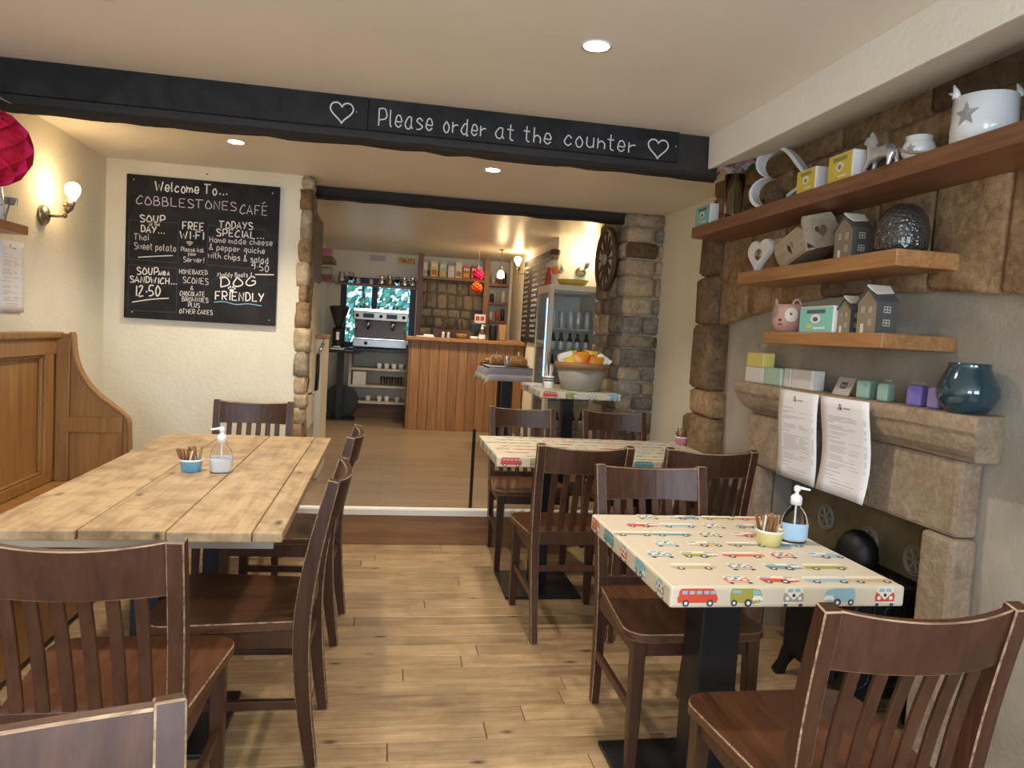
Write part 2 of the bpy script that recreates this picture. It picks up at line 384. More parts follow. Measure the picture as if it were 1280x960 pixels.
# ---- walls
sbox('wall_left', 'wall_cream', -1.92, -1.77, -1.7, 5.3, 0, 2.31)
sbox('wall_back', 'wall_cream', -1.80, -0.585, 4.98, 5.30, 0, 2.31)
sbox('wall_left', 'wall_white', -1.0, -0.80, 5.28, 9.62, UF, 2.31)
sbox('wall_right', 'wall_cream', 2.0, 2.15, 4.09, 5.5, 0, 2.31)
sbox('wall_right', 'wall_cream', 1.56, 1.75, 6.82, 9.62, UF, 2.31)
sbox('wall_right', 'wall_cream', 2.55, 2.7, 5.5, 6.9, UF, 2.31)
sbox('wall_right', 'wall_cream', 1.752, 2.56, 6.82, 6.95, UF, 2.31)
wr = struct(MB().box(1.88, 2.10, -1.7, 2.13, 0, 2.40).box(1.88, 2.10, 3.22, 4.085, 0, 2.40).box(1.88, 2.10, 2.13, 3.22, .785, 2.40).box(2.06, 2.10, 2.13, 3.22, 0, .785).build('wall_right', 'render_grey'))
# rear wall with its window opening
rw = MB(); Y0, Y1 = 9.62, 9.80
WX0, WX1, WZ0, WZ1 = -0.62, 0.34, 1.06, 1.97
rw.box(-1.0, WX0, Y0, Y1, UF, 2.31).box(WX1, 1.75, Y0, Y1, UF, 2.31).box(WX0, WX1, Y0, Y1, UF, WZ0).box(WX0, WX1, Y0, Y1, WZ1, 2.31)
wback = struct(rw.build('wall_rear', 'wall_white'))
# front wall behind the photographer, with two windows on the street
fw_ = MB(); A0, A1 = -1.85, -1.7
def holes(mb, xs, z0, z1):
    px = -1.92
    for a, b in xs:
        mb.box(px, a, A0, A1, 0, 2.42); mb.box(a, b, A0, A1, 0, z0); mb.box(a, b, A0, A1, z1, 2.42); px = b
    mb.box(px, 2.10, A0, A1, 0, 2.42)
holes(fw_, ((-1.45, -0.05), (0.45, 1.65)), 0.9, 2.1); struct(fw_.build('wall_front', 'wall_cream'))
def window(name, x0, x1, y, z0, z1, m, mull, bars=(), fr=0.06, depth=0.07):
    o = MB().box(x0, x1, y, y+depth, z0, z0+fr).box(x0, x1, y, y+depth, z1-fr, z1).box(x0, x0+fr, y, y+depth, z0+fr, z1-fr).box(x1-fr, x1, y, y+depth, z0+fr, z1-fr).build(name, m)
    struct(o)
    xs = [x0+fr]+[q for c in mull for q in (c-fr/2, c+fr/2)]+[x1-fr]
    for c in mull: MB().box(c-fr/2, c+fr/2, y+.002, y+depth-.002, z0+fr, z1-fr).build('mullion', m, o)
    for i in range(0, len(xs), 2):
        MB().box(xs[i], xs[i+1], y+depth*.45, y+depth*.45+.006, z0+fr, z1-fr).build('pane', 'pane_glass', o)
    return o
mat('window_black', (0.012, 0.016, 0.026), 0.4)
window('window_1', WX0, WX1, 9.68, WZ0, WZ1, 'window_black', (-0.19,), fr=0.075)
window('window_2', -1.45, -0.05, -1.80, 0.9, 2.1, 'white_paint', (-0.75,))
window('window_3', 0.45, 1.65, -1.80, 0.9, 2.1, 'white_paint', (1.05,))

# ---- stone pieces
def stone(parent, quad, depth, fn, m, rnd, gap=0.012, name='stone', bul=0.012):
    """quad: four (u,v) corners, anticlockwise from lower left; fn(u,v,d) puts it on its wall, d outwards"""
    (a, b, c, d) = [Vector(q) for q in quad]; ctr = (a+b+c+d)/4
    def ins(p): 
        q = ctr-p; l = q.length; return p+q*(gap/max(l, .01))
    a, b, c, d = ins(a), ins(b), ins(c), ins(d)
    ew = min(.018, .3*(b-a).length)/max((b-a).length, .01); eh = min(.018, .3*(d-a).length)/max((d-a).length, .01); PU = (0, ew, 1-ew, 1); PV = (0, eh, 1-eh, 1)
    n = 4; vs = []; jit = min(min((b-a).length, (d-a).length)*0.04, .006)
    for j in range(n):
        for i in range(n):
            u, v = PU[i], PV[j]; p = (a*(1-u)+b*u)*(1-v)+(d*(1-u)+c*u)*v
            edge = i in (0, n-1) or j in (0, n-1); corner = i in (0, n-1) and j in (0, n-1)
            p = p+Vector((rnd.uniform(-jit, jit), rnd.uniform(-jit, jit)))
            if corner: p = p+(ctr-p).normalized()*min((ctr-p).length*0.08, .009)
            vs.append((p, depth+(bul*(0.0 if edge else 1.0)+rnd.uniform(-.25, .25)*bul)-(0.4*bul if corner else 0)))
    V = [fn(p.x, p.y, dd) for p, dd in vs]
    rim = [0, 1, 2, 3, 7, 11, 15, 14, 13, 12, 8, 4]
    base = len(V); V += [fn(vs[k][0].x, vs[k][0].y, -0.004) for k in rim]
    F = [(j*n+i, j*n+i+1, (j+1)*n+i+1, (j+1)*n+i) for j in range(n-1) for i in range(n-1)]
    F += [(rim[k], base+k, base+(k+1) % 12, rim[(k+1) % 12]) for k in range(12)]
    return MB().add(V, F).build(name, m, parent, smooth=True)
def course(parent, u0, u1, v0, v1, lo, hi, depth, fn, mats, rnd, gap=0.01, bul=0.012):
    u = u0
    while u < u1-0.02:
        L = rnd.uniform(lo, hi); e = min(u+L, u1)
        if u1-e < lo*0.5: e = u1
        stone(parent, [(u, v0), (e, v0), (e, v1), (u, v1)], depth*rnd.uniform(.75, 1.2), fn, mats[rnd.randrange(len(mats))], rnd, gap, bul=bul); u = e
# chimney wall: arch blocks over the rendered recess, rough courses above
fr_ = lambda u, v, d: (1.88-d, u, v)
def arch_z(y): return 1.59-0.13*abs((y-2.6)/1.25)**2.3 if abs(y-2.6) < 1.25 else 1.46
ys = [4.09, 3.86, 3.55, 3.22, 2.90, 2.56, 2.27, 1.96, 1.62, 1.30, 0.95, 0.5, 0.0]
for i in range(len(ys)-1):
    y1, y0 = ys[i], ys[i+1]; tilt = 0.06*((y0+y1)/2-2.6)*0.5
    zt = 1.985+RND.uniform(-.02, .02)
    if y0 >= 1.3:
        m = ['stone_dark', 'stone_brown', 'stone_brown', 'stone_brown'][i % 4]
        stone(wr, [(y0, arch_z(y0)), (y1, arch_z(y1)), (y1+tilt*.5, zt), (y0+tilt*.5, zt)], 0.045, fr_, m, RND, 0.0045, 'arch_stone', 0.006)
    else:
        stone(wr, [(y0, 1.46), (y1, 1.46), (y1, zt), (y0, zt)], 0.045, fr_, 'stone_brown', RND, 0.005, 'arch_stone', 0.006)
for v0, v1, lo, hi in ((1.985, 2.11, .25, .6), (2.11, 2.21, .2, .5), (2.21, 2.37, .2, .55)):
    course(wr, 0.6, 4.09, v0, v1, lo, hi, 0.03, fr_, ['stone_brown', 'stone_brown', 'stone_dark'], RND, 0.004, .007)
# weathered jamb of the arch
for z0, z1, y0, y1, d in ((0.0, 0.42, 3.80, 4.10, .075), (0.42, 0.95, 3.79, 4.12, .09), (0.95, 1.10, 3.80, 4.10, .07), (1.10, 1.47, 3.82, 4.09, .085), (1.47, 1.75, 3.87, 4.10, .075), (1.75, 2.02, 3.88, 4.10, .07)):
    stone(wr, [(y0, z0), (y1, z0), (y1, z1), (y0, z1)], d, fr_, 'stone_dark' if z0 > 1 else 'stone_brown', RND, 0.006, 'jamb_stone', 0.022)
# near jamb
for z0, z1 in ((0, .5), (.5, 1.0), (1.0, 1.46)):
    stone(wr, [(1.05, z0), (1.30, z0), (1.30, z1), (1.05, z1)], .07, fr_, 'stone_brown', RND, 0.006, 'jamb_stone', 0.02)
# pillar of rubble at the right of the opening
pil = sbox('wall_pillar', 'mortar', 1.735, 2.02, 5.275, 5.95, UF-.02, 2.30)
ff = lambda u, v, d: (u, 5.275-d, v)
fs_ = lambda u, v, d: (1.735-d, u, v)
rows = [(2.20, 2.30, [1], ['stone_mixed']), (2.09, 2.20, [.72, .28], ['stone_tan', 'stone_grey']), (1.97, 2.09, [.85, .15], ['stone_dark', 'stone_tan']), (1.845, 1.97, [.8, .2], ['stone_tan', 'stone_mixed']),
        (1.68, 1.845, [.82, .18], ['stone_tan', 'stone_tan']), (1.55, 1.68, [.78, .22], ['stone_tan', 'stone_grey']), (1.40, 1.55, [.55, .45], ['stone_grey', 'stone_grey']), (1.30, 1.40, [.9, .1], ['stone_mixed', 'stone_grey']),
        (1.155, 1.30, [1], ['stone_grey']), (1.05, 1.155, [.6, .4], ['stone_mixed', 'stone_grey']), (.94, 1.05, [.65, .35], ['stone_grey', 'stone_mixed']), (.83, .94, [.4, .6], ['stone_mixed', 'stone_grey']),
        (.66, .83, [.5, .5], ['stone_mixed', 'stone_grey']), (.45, .66, [.6, .4], ['stone_grey', 'stone_mixed']), (.22, .45, [.45, .55], ['stone_mixed', 'stone_grey'])]
for v0, v1, fr, ms in rows:
    u = 1.71
    for f, m in zip(fr, ms):
        e = u+0.305*f; stone(pil, [(u, v0), (e, v0), (e, v1), (u, v1)], 0.028, ff, m, RND, 0.010, bul=.014); u = e
    course(pil, 5.25, 5.95, v0, v1, .16, .34, 0.022, fs_, ['stone_grey', 'stone_grey', 'stone_mixed'], RND, 0.012, .014)
# rough stone end of the blackboard wall
def rock(parent, x0, x1, y0, y1, z0, z1, m, rnd, name='stone', j=0.07):
    bm = bmesh.new(); bmesh.ops.create_cube(bm, size=1.0); bmesh.ops.subdivide_edges(bm, edges=bm.edges, cuts=2, use_grid_fill=True)
    for v in bm.verts:
        k = sum(abs(c) > .4 for c in v.co); v.co *= {1: 1.0, 2: 0.99, 3: 0.94}.get(k, 1)
        v.co += Vector((rnd.uniform(-j, j), rnd.uniform(-j, j)*.5, rnd.uniform(-j, j)*.6))
        v.co = Vector(((x0+x1)/2+v.co.x*(x1-x0), (y0+y1)/2+v.co.y*(y1-y0), (z0+z1)/2+v.co.z*(z1-z0)))
    me = bpy.data.meshes.new(name); bm.to_mesh(me); bm.free(); me.materials.append(MATS[m]); me.shade_smooth()
    o = bpy.data.objects.new(name, me); COL.objects.link(o); o.parent = parent; return o
wst = sbox('wall_reveal', 'mortar', -0.60, -0.545, 4.99, 5.30, 0, 2.31)
z = 0.0
while z < 2.27:
    h = RND.uniform(.09, .19); e = min(z+h, 2.29)
    if 2.29-e < .06: e = 2.29
    rock(wst, -0.585-RND.uniform(0, .025), -0.518+RND.uniform(-.018, .012), 4.968, 5.14, z, e, RND.choice(['stone_mixed', 'stone_mixed', 'stone_brown', 'stone_tan']), RND)
    rock(wst, -0.58, -0.53+RND.uniform(-.015, .012), 5.13, 5.31, z, e, RND.choice(['stone_mixed', 'stone_brown']), RND); z = e
# rear rubble wall seen behind the counter
MB().box(.37, 1.27, 9.612, 9.622, 1.25, 2.12).build('mortar_bed', 'stone_grey', wback)
fb = lambda u, v, d: (u, 9.62-d, v)
for v0, v1 in ((1.25, 1.38), (1.38, 1.52), (1.52, 1.63), (1.63, 1.83), (1.83, 1.98), (1.98, 2.12)):
    course(wback, .37, 1.27, v0, v1, .10, .22 if v0 != 1.63 else .14, 0.02, fb, ['stone_mixed', 'stone_mixed', 'stone_tan', 'stone_grey'], RND, .01, .012)

# ---- beams
def rough_beam(name, x0, x1, y0, y1, z0, z1, m, n=34, amp=0.006):
    r = random.Random(7); V = []; F = []
    for i in range(n+1):
        x = x0+(x1-x0)*i/n; b = r.uniform(-amp, amp)
        V += [(x, y0, z1), (x, y0, z0+.03+b*.3), (x, y0-.006, z0+.01+b*.6), (x, y0+.03, z0+b), (x, (y0+y1)/2, z0+.016+b), (x, y1, z0+.034+b), (x, y1, z1)]
    for i in range(n):
        for k in range(6): F.append((i*7+k, i*7+k+1, (i+1)*7+k+1, (i+1)*7+k))
    F += [tuple(range(7)), tuple(n*7+k for k in range(7))]
    return struct(MB().add(V, F).build(name, m))
mbeam = rough_beam('beam_main', -1.77, 1.45, 3.195, 3.37, 2.108, 2.305, 'beam_dark')
rough_beam('beam_inner', -0.55, 1.735, 5.285, 5.42, 2.215, 2.30, 'beam_dark', 20, 0.006)
for x0, x1 in ((-1.765, -0.125), (-0.12, 1.25)):
    MB().box(x0, x1, 3.176, 3.194, 2.168, 2.302).build('chalkboard_panel', 'chalkboard', mbeam, bevel=.001)
fnb = lambda u, v: (u, 3.1745, v)
for t, a, b, c, d, h in (('Please', -.084, 2.190, .146, 2.192, .070), ('order', .188, 2.193, .376, 2.190, .066), ('at', .411, 2.194, .497, 2.188, .064), ('the', .539, 2.191, .662, 2.187, .064), ('counter', .716, 2.192, 1.048, 2.187, .066)):
    cw = MB(); write(cw, t, a, b, c, d, h, .0052, fnb); cw.build('chalk_word', 'chalk_soft', mbeam)
for cx, cz, r in ((-.230, 2.232, .050), (1.153, 2.222, .050)):
    cw = MB(); cw.ribbon([(cx+p[0]*r, cz+p[1]*r) for p in heart_pts()], .006, fnb); cw.build('chalk_heart', 'chalk_soft', mbeam)
MB().sphere((-0.17, 3.174, 2.235), .004, 8, 5).build('screw', 'chrome', mbeam); MB().sphere((1.235, 3.175, 2.235), .004, 8, 5).build('screw', 'chrome', mbeam)
# ================================================================== lamps of the room
def spot(name, loc, power, col, size=rad(125), blend=0.7, r=0.05):
    l = bpy.data.lights.new(name, 'SPOT'); l.energy = power; l.color = col; l.spot_size = size; l.spot_blend = blend; l.shadow_soft_size = r
    o = bpy.data.objects.new(name, l); COL.objects.link(o); o.location = loc; return o
DL = (0.624, 2.36), (-0.90, 2.44), (-0.853, 4.21), (0.558, 4.28), (-0.9, 0.4), (0.62, 0.4)
DLL = ('recessed downlight with white rim nearest the camera, above the chalk lettering', 'recessed downlight cut off by the top edge above the left table',
       'recessed downlight just behind the beam on the left, before the blackboard wall', 'recessed downlight just behind the beam near its middle', '', '')
mat('white_rim', (0.8, 0.8, 0.78), 0.4)
for i, (x, y) in enumerate(DL):
    if i < 4:
        t = thing('downlight', DLL[i], 'ceiling light', (x, y, 2.30), group='recessed downlights')
        MB().lathe([(.040, -.002), (.050, -.004), (.050, 0), (.040, 0)], 28).build('rim', 'white_rim', t, True)
        MB().lathe([(.0001, -.0035), (.040, -.0035)], 28, close=False).build('lens', 'downlight_glow', t)
    spot('downlight_beam', (x, y, 2.285), 40, (1.0, 0.86, 0.69))
for x, y in ((0.1, 6.2), (0.3, 7.6), (1.1, 7.7)):
    spot('back_room_downlight', (x, y, 2.285), 34, (1.0, 0.80, 0.55))
def sconce(label, loc, rz, globe=0.036, n=1, power=6):
    """wall lamp: local +X points out of the wall"""
    t = thing('wall_lamp', label, 'wall lamp', loc, rz, 'bare bulb wall lamps')
    mb = MB(); mb.tube([(0, 0, 0), (.010, 0, 0), (.022, 0, 0), (.034, 0, 0)], [.052, .052, .044, .018], 24); mb.build('wall_plate', 'brass_old', t, True)
    mb = MB(); mb.tube([(.03, 0, 0), (.075, 0, 0), (.10, 0, .004)], .008, 10); mb.sphere((.105, 0, .006), .014, 12, 8); mb.tube([(.105, 0, .006), (.108, .014, .03)], .009, 8); mb.build('arm', 'brass_old', t, True)
    mb = MB(); mb.tube([(.108, .014, .025), (.112, .022, .045), (.118, .034, .085)], [.013, .022, .024], 14); mb.sphere((.108, -.012, .055), .007, 8, 6); mb.build('socket', 'brass_old', t, True)
    mb = MB(); mb.lathe([(.012, -.045), (.018, -.034), (.033, -.008), (globe, .012), (globe*.9, .032), (globe*.55, .046), (.001, .050)], 18, (.124, .044, .135)); mb.build('bulb', 'lamp_glow', t, True)
    l = bpy.data.lights.new('bulb_light', 'POINT'); l.energy = power; l.color = (1.0, 0.72, 0.40); l.shadow_soft_size = .05
    return t
sconce('aged brass wall lamp with lit bulb on the left wall, below the beam', (-1.768, 4.13, 1.82), 0.0)

# ================================================================== the welcome blackboard
bb = thing('menu_blackboard', 'large square blackboard with white chalk menu on the cream wall', 'blackboard', (-1.18, 4.96, 1.315))
bbx, bbz = -1.18, 1.315
MB().box(-1.642-bbx, -.726-bbx, -.012, .016, 0, .893).build('board', 'chalkboard', bb, bevel=.001)
mats = ['chalk', 'chalk_soft', 'chalk_lilac', 'chalk_line', 'chalk_blue']
fnc = lambda u, v: (u-bbx, -.0128, v-bbz)
TX = [('Welcome To...', -1.475, 2.118, -1.048, 2.127, .058, 0), ('COBBLESTONES', -1.587, 2.026, -.988, 2.036, .052, 2), ('CAFE', -.969, 2.018, -.799, 2.022, .058, 2), ('SOUP', -1.563, 1.918, -1.413, 1.925, .042, 0),
 ('of the', -1.505, 1.899, -1.444, 1.902, .018, 1), ('DAY...', -1.554, 1.855, -1.415, 1.855, .040, 0), ('Thai', -1.592, 1.805, -1.507, 1.807, .037, 1), ('Sweet potato', -1.591, 1.748, -1.344, 1.750, .040, 1), ('FREE', -1.311, 1.893, -1.182, 1.895, .046, 0),
 ('WI·FI', -1.321, 1.835, -1.180, 1.837, .046, 0), ('Please Ask', -1.314, 1.754, -1.176, 1.756, .027, 1), ('your', -1.273, 1.732, -1.221, 1.732, .022, 1), ('Server!', -1.299, 1.688, -1.174, 1.692, .032, 1), ('TODAYS', -1.090, 1.917, -.885, 1.926, .043, 0),
 ('SPECIAL...', -1.107, 1.870, -.815, 1.869, .043, 0), ('Home made cheese', -1.147, 1.824, -.761, 1.831, .036, 1), ('& pepper quiche', -1.146, 1.778, -.806, 1.776, .036, 1), ('with chips & salad', -1.149, 1.727, -.780, 1.716, .036, 1), ('9·50', -.887, 1.675, -.776, 1.664, .044, 1),
 ('SOUP', -1.573, 1.590, -1.445, 1.596, .043, 0), ('AND A', -1.443, 1.594, -1.378, 1.597, .024, 0), ('SANDWICH...', -1.612, 1.539, -1.334, 1.542, .038, 0), ('12·50', -1.585, 1.454, -1.429, 1.466, .064, 0), ('HOMEBAKED', -1.321, 1.614, -1.151, 1.615, .028, 1),
 ('SCONES', -1.299, 1.556, -1.144, 1.556, .038, 1), ('&', -1.252, 1.516, -1.231, 1.515, .022, 1), ('CHOCOLATE', -1.314, 1.476, -1.165, 1.479, .028, 1), ('BROWNIES', -1.301, 1.440, -1.141, 1.442, .028, 1), ('PLUS', -1.262, 1.406, -1.192, 1.404, .028, 1), ('OTHER CAKES', -1.314, 1.363, -1.113, 1.365, .028, 1),
 ('Muddy Boots &', -1.089, 1.610, -.875, 1.622, .027, 1), ('DOG', -1.077, 1.545, -.858, 1.568, .058, 0), ('FRIENDLY', -1.103, 1.464, -.801, 1.469, .052, 0)]
for t, a, b, c, d, h, k in TX:
    cb = MB(); write(cb, t, a, b, c, d, h, .0032+h*.035+(.0022 if k == 0 else 0), fnc, k)
    if t == 'CAFE': cb.ribbon([(-.832, 2.092), (-.812, 2.106)], .005, fnc, 2)
    cb.build('chalk_words', mats, bb)
for P, wd, k in (([(-1.565, 1.697), (-1.47, 1.71), (-1.361, 1.723)], .006, 0), ([(-1.594, 1.414), (-1.484, 1.439), (-1.378, 1.453)], .006, 0), ([(-.86, 1.640), (-.743, 1.646)], .006, 0), ([(-1.107, 1.446), (-1.043, 1.453), (-.969, 1.44), (-.896, 1.449), (-.813, 1.441)], .006, 4)):
    cb = MB(); cb.ribbon(smooth_path(P), wd, fnc, k); cb.build('chalk_underline', mats, bb)
for B in ([(-1.62, 1.926), (-1.334, 1.929), (-1.329, 1.68), (-1.622, 1.682)], [(-1.619, 1.648), (-1.332, 1.643), (-1.332, 1.366), (-1.618, 1.362)]):
    cb = MB(); [cb.ribbon([B[i], B[(i+1) % 4]], .004, fnc, 3) for i in range(4)]; cb.build('chalk_box', mats, bb)
cb = MB(); cb.ribbon([(-.811, 1.90), (-.811, 1.929)], .004, fnc, 3); cb.ribbon([(-.811, 1.929), (-1.155, 1.93)], .004, fnc, 3); cb.ribbon([(-1.155, 1.93), (-1.153, 1.68)], .004, fnc, 3); cb.ribbon([(-1.153, 1.68), (-.871, 1.676)], .004, fnc, 3); cb.build('chalk_box', mats, bb)
cb = MB()
for r in (.010, .020, .030): cb.ribbon([(-1.262+r*math.cos(a), 1.788+r*math.sin(a)) for a in [rad(q) for q in range(50, 131, 10)]], .005, fnc, 0)
cb.build('chalk_wifi_mark', mats, bb); cb = MB()
cb.poly([fnc(-1.0+.014*math.cos(q*PI/6), 1.527+.011*math.sin(q*PI/6)) for q in range(12)], 0)
for dx, dz in ((-.019, .012), (-.008, .02), (.007, .02), (.019, .012)): cb.poly([fnc(-1.0+dx+.005*math.cos(q*PI/4), 1.53+dz+.007*math.sin(q*PI/4)) for q in range(8)], 0)
cb.build('chalk_paw', mats, bb)
for x, z in ((-1.60, 2.175), (-.769, 2.164), (-1.593, 1.353), (-.763, 1.35)): MB().lathe([(.006, 0), (.005, .003), (.001, .004)], 10).build('screw', 'chrome', bb, True, loc=(x-bbx, -.012, z-bbz), rot=(rad(90), 0, 0))
tag(MB().tube([(-1.177, 4.98, 2.252), (-1.177, 4.965, 2.252)], .004, 8).build('nail', 'black_iron'), 'small nail in the cream wall above the blackboard', 'nail')

# ================================================================== chair
def post_y(z):
    P = [(0, -.235), (.22, -.205), (.45, -.197), (.66, -.222), (.892, -.272)]
    for (z0, a), (z1, b) in zip(P, P[1:]):
        if z <= z1: return a+(b-a)*(z-z0)/(z1-z0)
    return P[-1][1]
def make_chair():
    t = thing('dining_chair', 'x', 'chair')
    for s in (-1, 1):
        pts = smooth_path([(.172*s, -.238, 0), (.180*s, -.208, .22), (.188*s, -.197, .45), (.194*s, -.222, .66), (.198*s, -.274, .892)], 4); n = len(pts)
        ws = [.030+.006*min(1, i/(n*.45)) for i in range(n)]; ds = [.034+.016*math.sin(PI*min(1, i/(n-1)*1.0))for i in range(n)]
        MB().sweep(pts, ws, ds).build('back_post', 'chair_wood', t, bevel=.0028, bmat='chair_worn', seg=1)
        MB().sweep([(.188*s, .212, .44), (.190*s, .216, .22), (.192*s, .222, 0)], [.042, .038, .030], [.042, .038, .030]).build('leg', 'chair_wood', t, bevel=.003, seg=1)
        MB().bar((.186*s, -.196, .205), (.190*s, .205, .205), .018, .028).build('stretcher', 'chair_wood', t, bevel=.002)
        MB().bar((.188*s, -.18, .410), (.190*s, .20, .410), .020, .052).build('seat_rail', 'chair_wood', t)
    MB().bar((-.175, -.198, .325), (.175, -.198, .325), .018, .026, (0, 0, 1)).build('stretcher', 'chair_wood', t, bevel=.002)
    MB().bar((-.175, .212, .410), (.175, .212, .410), .020, .052).build('seat_rail', 'chair_wood', t)
    # seat: rounded front corners, dished top
    out = [(-.195, -.185), (.195, -.185)]
    for cx, a0 in ((.165, 0), (-.165, 90)):
        for k in range(6):
            a = rad(a0+k*18); out.append((cx+.068*math.cos(a), .185+.068*math.sin(a)))
    mb = MB(); n = len(out); V = [(x, y, .437) for x, y in out]+[(x, y, .465) for x, y in out]
    F = [tuple(range(n-1, -1, -1))]+[(i, (i+1) % n, n+(i+1) % n, n+i) for i in range(n)]
    k = len(V); V += [(x*.55, y*.55+.005, .459) for x, y in out]; F += [(n+i, n+(i+1) % n, k+(i+1) % n, k+i) for i in range(n)]+[tuple(k+i for i in range(n))]
    mb.add(V, F).build('seat', 'chair_seat', t, bevel=.0035, bmat='chair_worn', seg=1)
    # bowed top rail
    N = 12; V = []; F = []
    for i in range(N+1):
        x = -.184+.368*i/N; b = .036*(1-(x/.184)**2)
        dip = .012*(1-(x/.184)**2)
        for z, d in ((.765, .011), (.765, -.011), (.888-dip, -.011), (.888-dip, .011)): V.append((x, post_y(z)-b+d, z))
    for i in range(N):
        for q in range(4): F.append((i*4+q, i*4+(q+1) % 4, (i+1)*4+(q+1) % 4, (i+1)*4+q))
    F += [(3, 2, 1, 0), tuple(N*4+q for q in range(4))]
    MB().add(V, F).build('top_rail', 'chair_wood', t, bevel=.003, bmat='chair_worn', seg=1)
    MB().bar((-.178, -.198, .465), (.178, -.198, .465), .024, .062).build('lower_rail', 'chair_wood', t, bevel=.003)
    for k in range(6):
        x = -.18+.36*(k+1)/7; b = .034*(1-(x/.184)**2); P = []
        for j in range(5):
            z = .49+(.775-.49)*j/4; P.append((x, post_y(z)-b*j/4, z))
        MB().sweep(P, .027, .011).build('slat', 'chair_wood', t, bevel=.002, seg=1)
    return t
ch = make_chair(); G = 'dark slat-back dining chairs'
CH = [(-.605, 1.835, 0, 'dark slat-back chair tucked in at the near end of the plank table'),
      (-.33, .575, rad(200), 'dark chair cut off at the bottom left corner, only its top rail showing'),
      (-.405, 2.378, rad(89), 'dark chair on the aisle side of the plank table, nearer the camera'),
      (-.395, 3.245, rad(88), 'dark chair on the aisle side of the plank table, farther from the camera'),
      (-.715, 4.02, rad(182), 'dark slat-back chair at the far end of the plank table, below the blackboard'),
      (1.010, 1.445, 0, 'large worn-edged chair at the bottom right, at the near side of the front van-print table'),
      (.995, 2.30, PI, 'dark chair facing the camera at the far side of the front van-print table'),
      (.868, 3.29, 0, 'dark chair with its back to the camera at the middle table, beside the aisle'),
      (1.45, 3.29, 0, 'dark chair at the middle table beside the stone jamb, mostly hidden by another chair'),
      (.868, 4.262, PI, 'dark chair at the far side of the middle table, by the step'),
      (1.475, 4.262, PI, 'dark chair at the far side of the middle table, before the stone pillar')]
for x, y, rz, lab in CH: place(ch, (x, y, 0), rz, lab, G)

# ================================================================== plank table
t = thing('plank_table', 'long rustic table of pale knotty planks beside the settle', 'table', (-.66, 2.96, 0))
ex = [-1.055, -.795, -.570, -.345, -.262]
for i in range(4):
    a, b = ex[i]+.66+.0015, ex[i+1]+.66-.0015; o0 = RND.uniform(-.006, .006); o1 = RND.uniform(-.008, .008)
    MB().box(a, b, -.885+o0, .885+o1, .733, .762).build('plank', 'pine_table', t, bevel=.004)
MB().box(-.36, .37, -.862, .862, .708, .732).build('underframe', 'brushed_steel', t)
for y in (-.50, .44):
    MB().box(-.105, -.015, y-.045, y+.045, .02, .706).build('pedestal', 'navy_metal', t, bevel=.004)
    MB().box(-.31, .20, y-.2, y+.2, 0, .016).build('base_plate', 'black_metal', t, bevel=.004)
    MB().box(-.28, .16, y-.05, y+.05, .686, .7075).build('bracket', 'black_metal', t)

# ================================================================== settle along the left wall
s = thing('settle', 'panelled golden pine settle with a scrolled end against the left wall', 'bench', (-1.5, 3.2, 0))
ox, oy = -1.5, 3.2
def sp(name, *b, bev=.003, m='pine_settle'): return MB().box(b[0]-ox, b[1]-ox, b[2]-oy, b[3]-oy, b[4], b[5]).build(name, m, s, bevel=bev)
sp('back_panel', -1.715, -1.69, 2.0, 4.08, .40, 1.19)
sp('cap_rail', -1.735, -1.645, 1.95, 4.12, 1.195, 1.228, bev=.010)
sp('back_rail', -1.69, -1.662, 2.0, 4.08, 1.115, 1.195); sp('back_rail', -1.69, -1.662, 2.0, 4.08, .465, .515)
for y in (2.0, 2.95, 3.94): sp('back_stile', -1.69, -1.660, y, y+.09, .515, 1.115)
for y0, y1 in ((2.10, 2.94), (3.05, 3.93)):
    for a, b, c, d in ((y0, y1, 1.100, 1.115), (y0, y1, .515, .53)): sp('moulding', -1.69, -1.672, a, b, c, d, bev=.005)
    sp('moulding', -1.69, -1.672, y0-.01, y0+.006, .53, 1.10, bev=.005); sp('moulding', -1.69, -1.672, y1-.006, y1+.01, .53, 1.10, bev=.005)
sp('seat_board', -1.70, -1.24, 2.0, 4.08, .43, .462, bev=.008)
sp('front_panel', -1.30, -1.275, 2.0, 4.08, .03, .43)
E_ = smooth_path([(-1.604, 1.214), (-1.59, 1.091), (-1.546, .989), (-1.478, .908), (-1.405, .852), (-1.344, .801), (-1.327, .765)], 3)
prof = [(-1.735, 0), (-1.735, 1.222), (-1.615, 1.222)]+E_+[(-1.324, .617), (-1.29, .42), (-1.29, 0)]
MB().prism([(a-ox, b) for a, b in prof], lambda u, v, q: (u, q, v), 4.082-oy, 4.118-oy).build('end_panel', 'pine_settle', s, bevel=.004)
mb = MB(); EP = [(-1.612, 1.226)]+E_+[(-1.322, .62)]
mb.sweep([(a-ox+.006, 4.10-oy, b+.004) for a, b in EP], .056, .014, wdir=(0, 1, 0)); mb.build('scroll_edge', 'pine_settle', s, bevel=.004)
sp('end_rail', -1.64, -1.345, 4.066, 4.083, .715, .795); sp('end_stile', -1.42, -1.345, 4.066, 4.083, .46, .715); sp('end_stile', -1.665, -1.60, 4.06, 4.083, .46, 1.19)

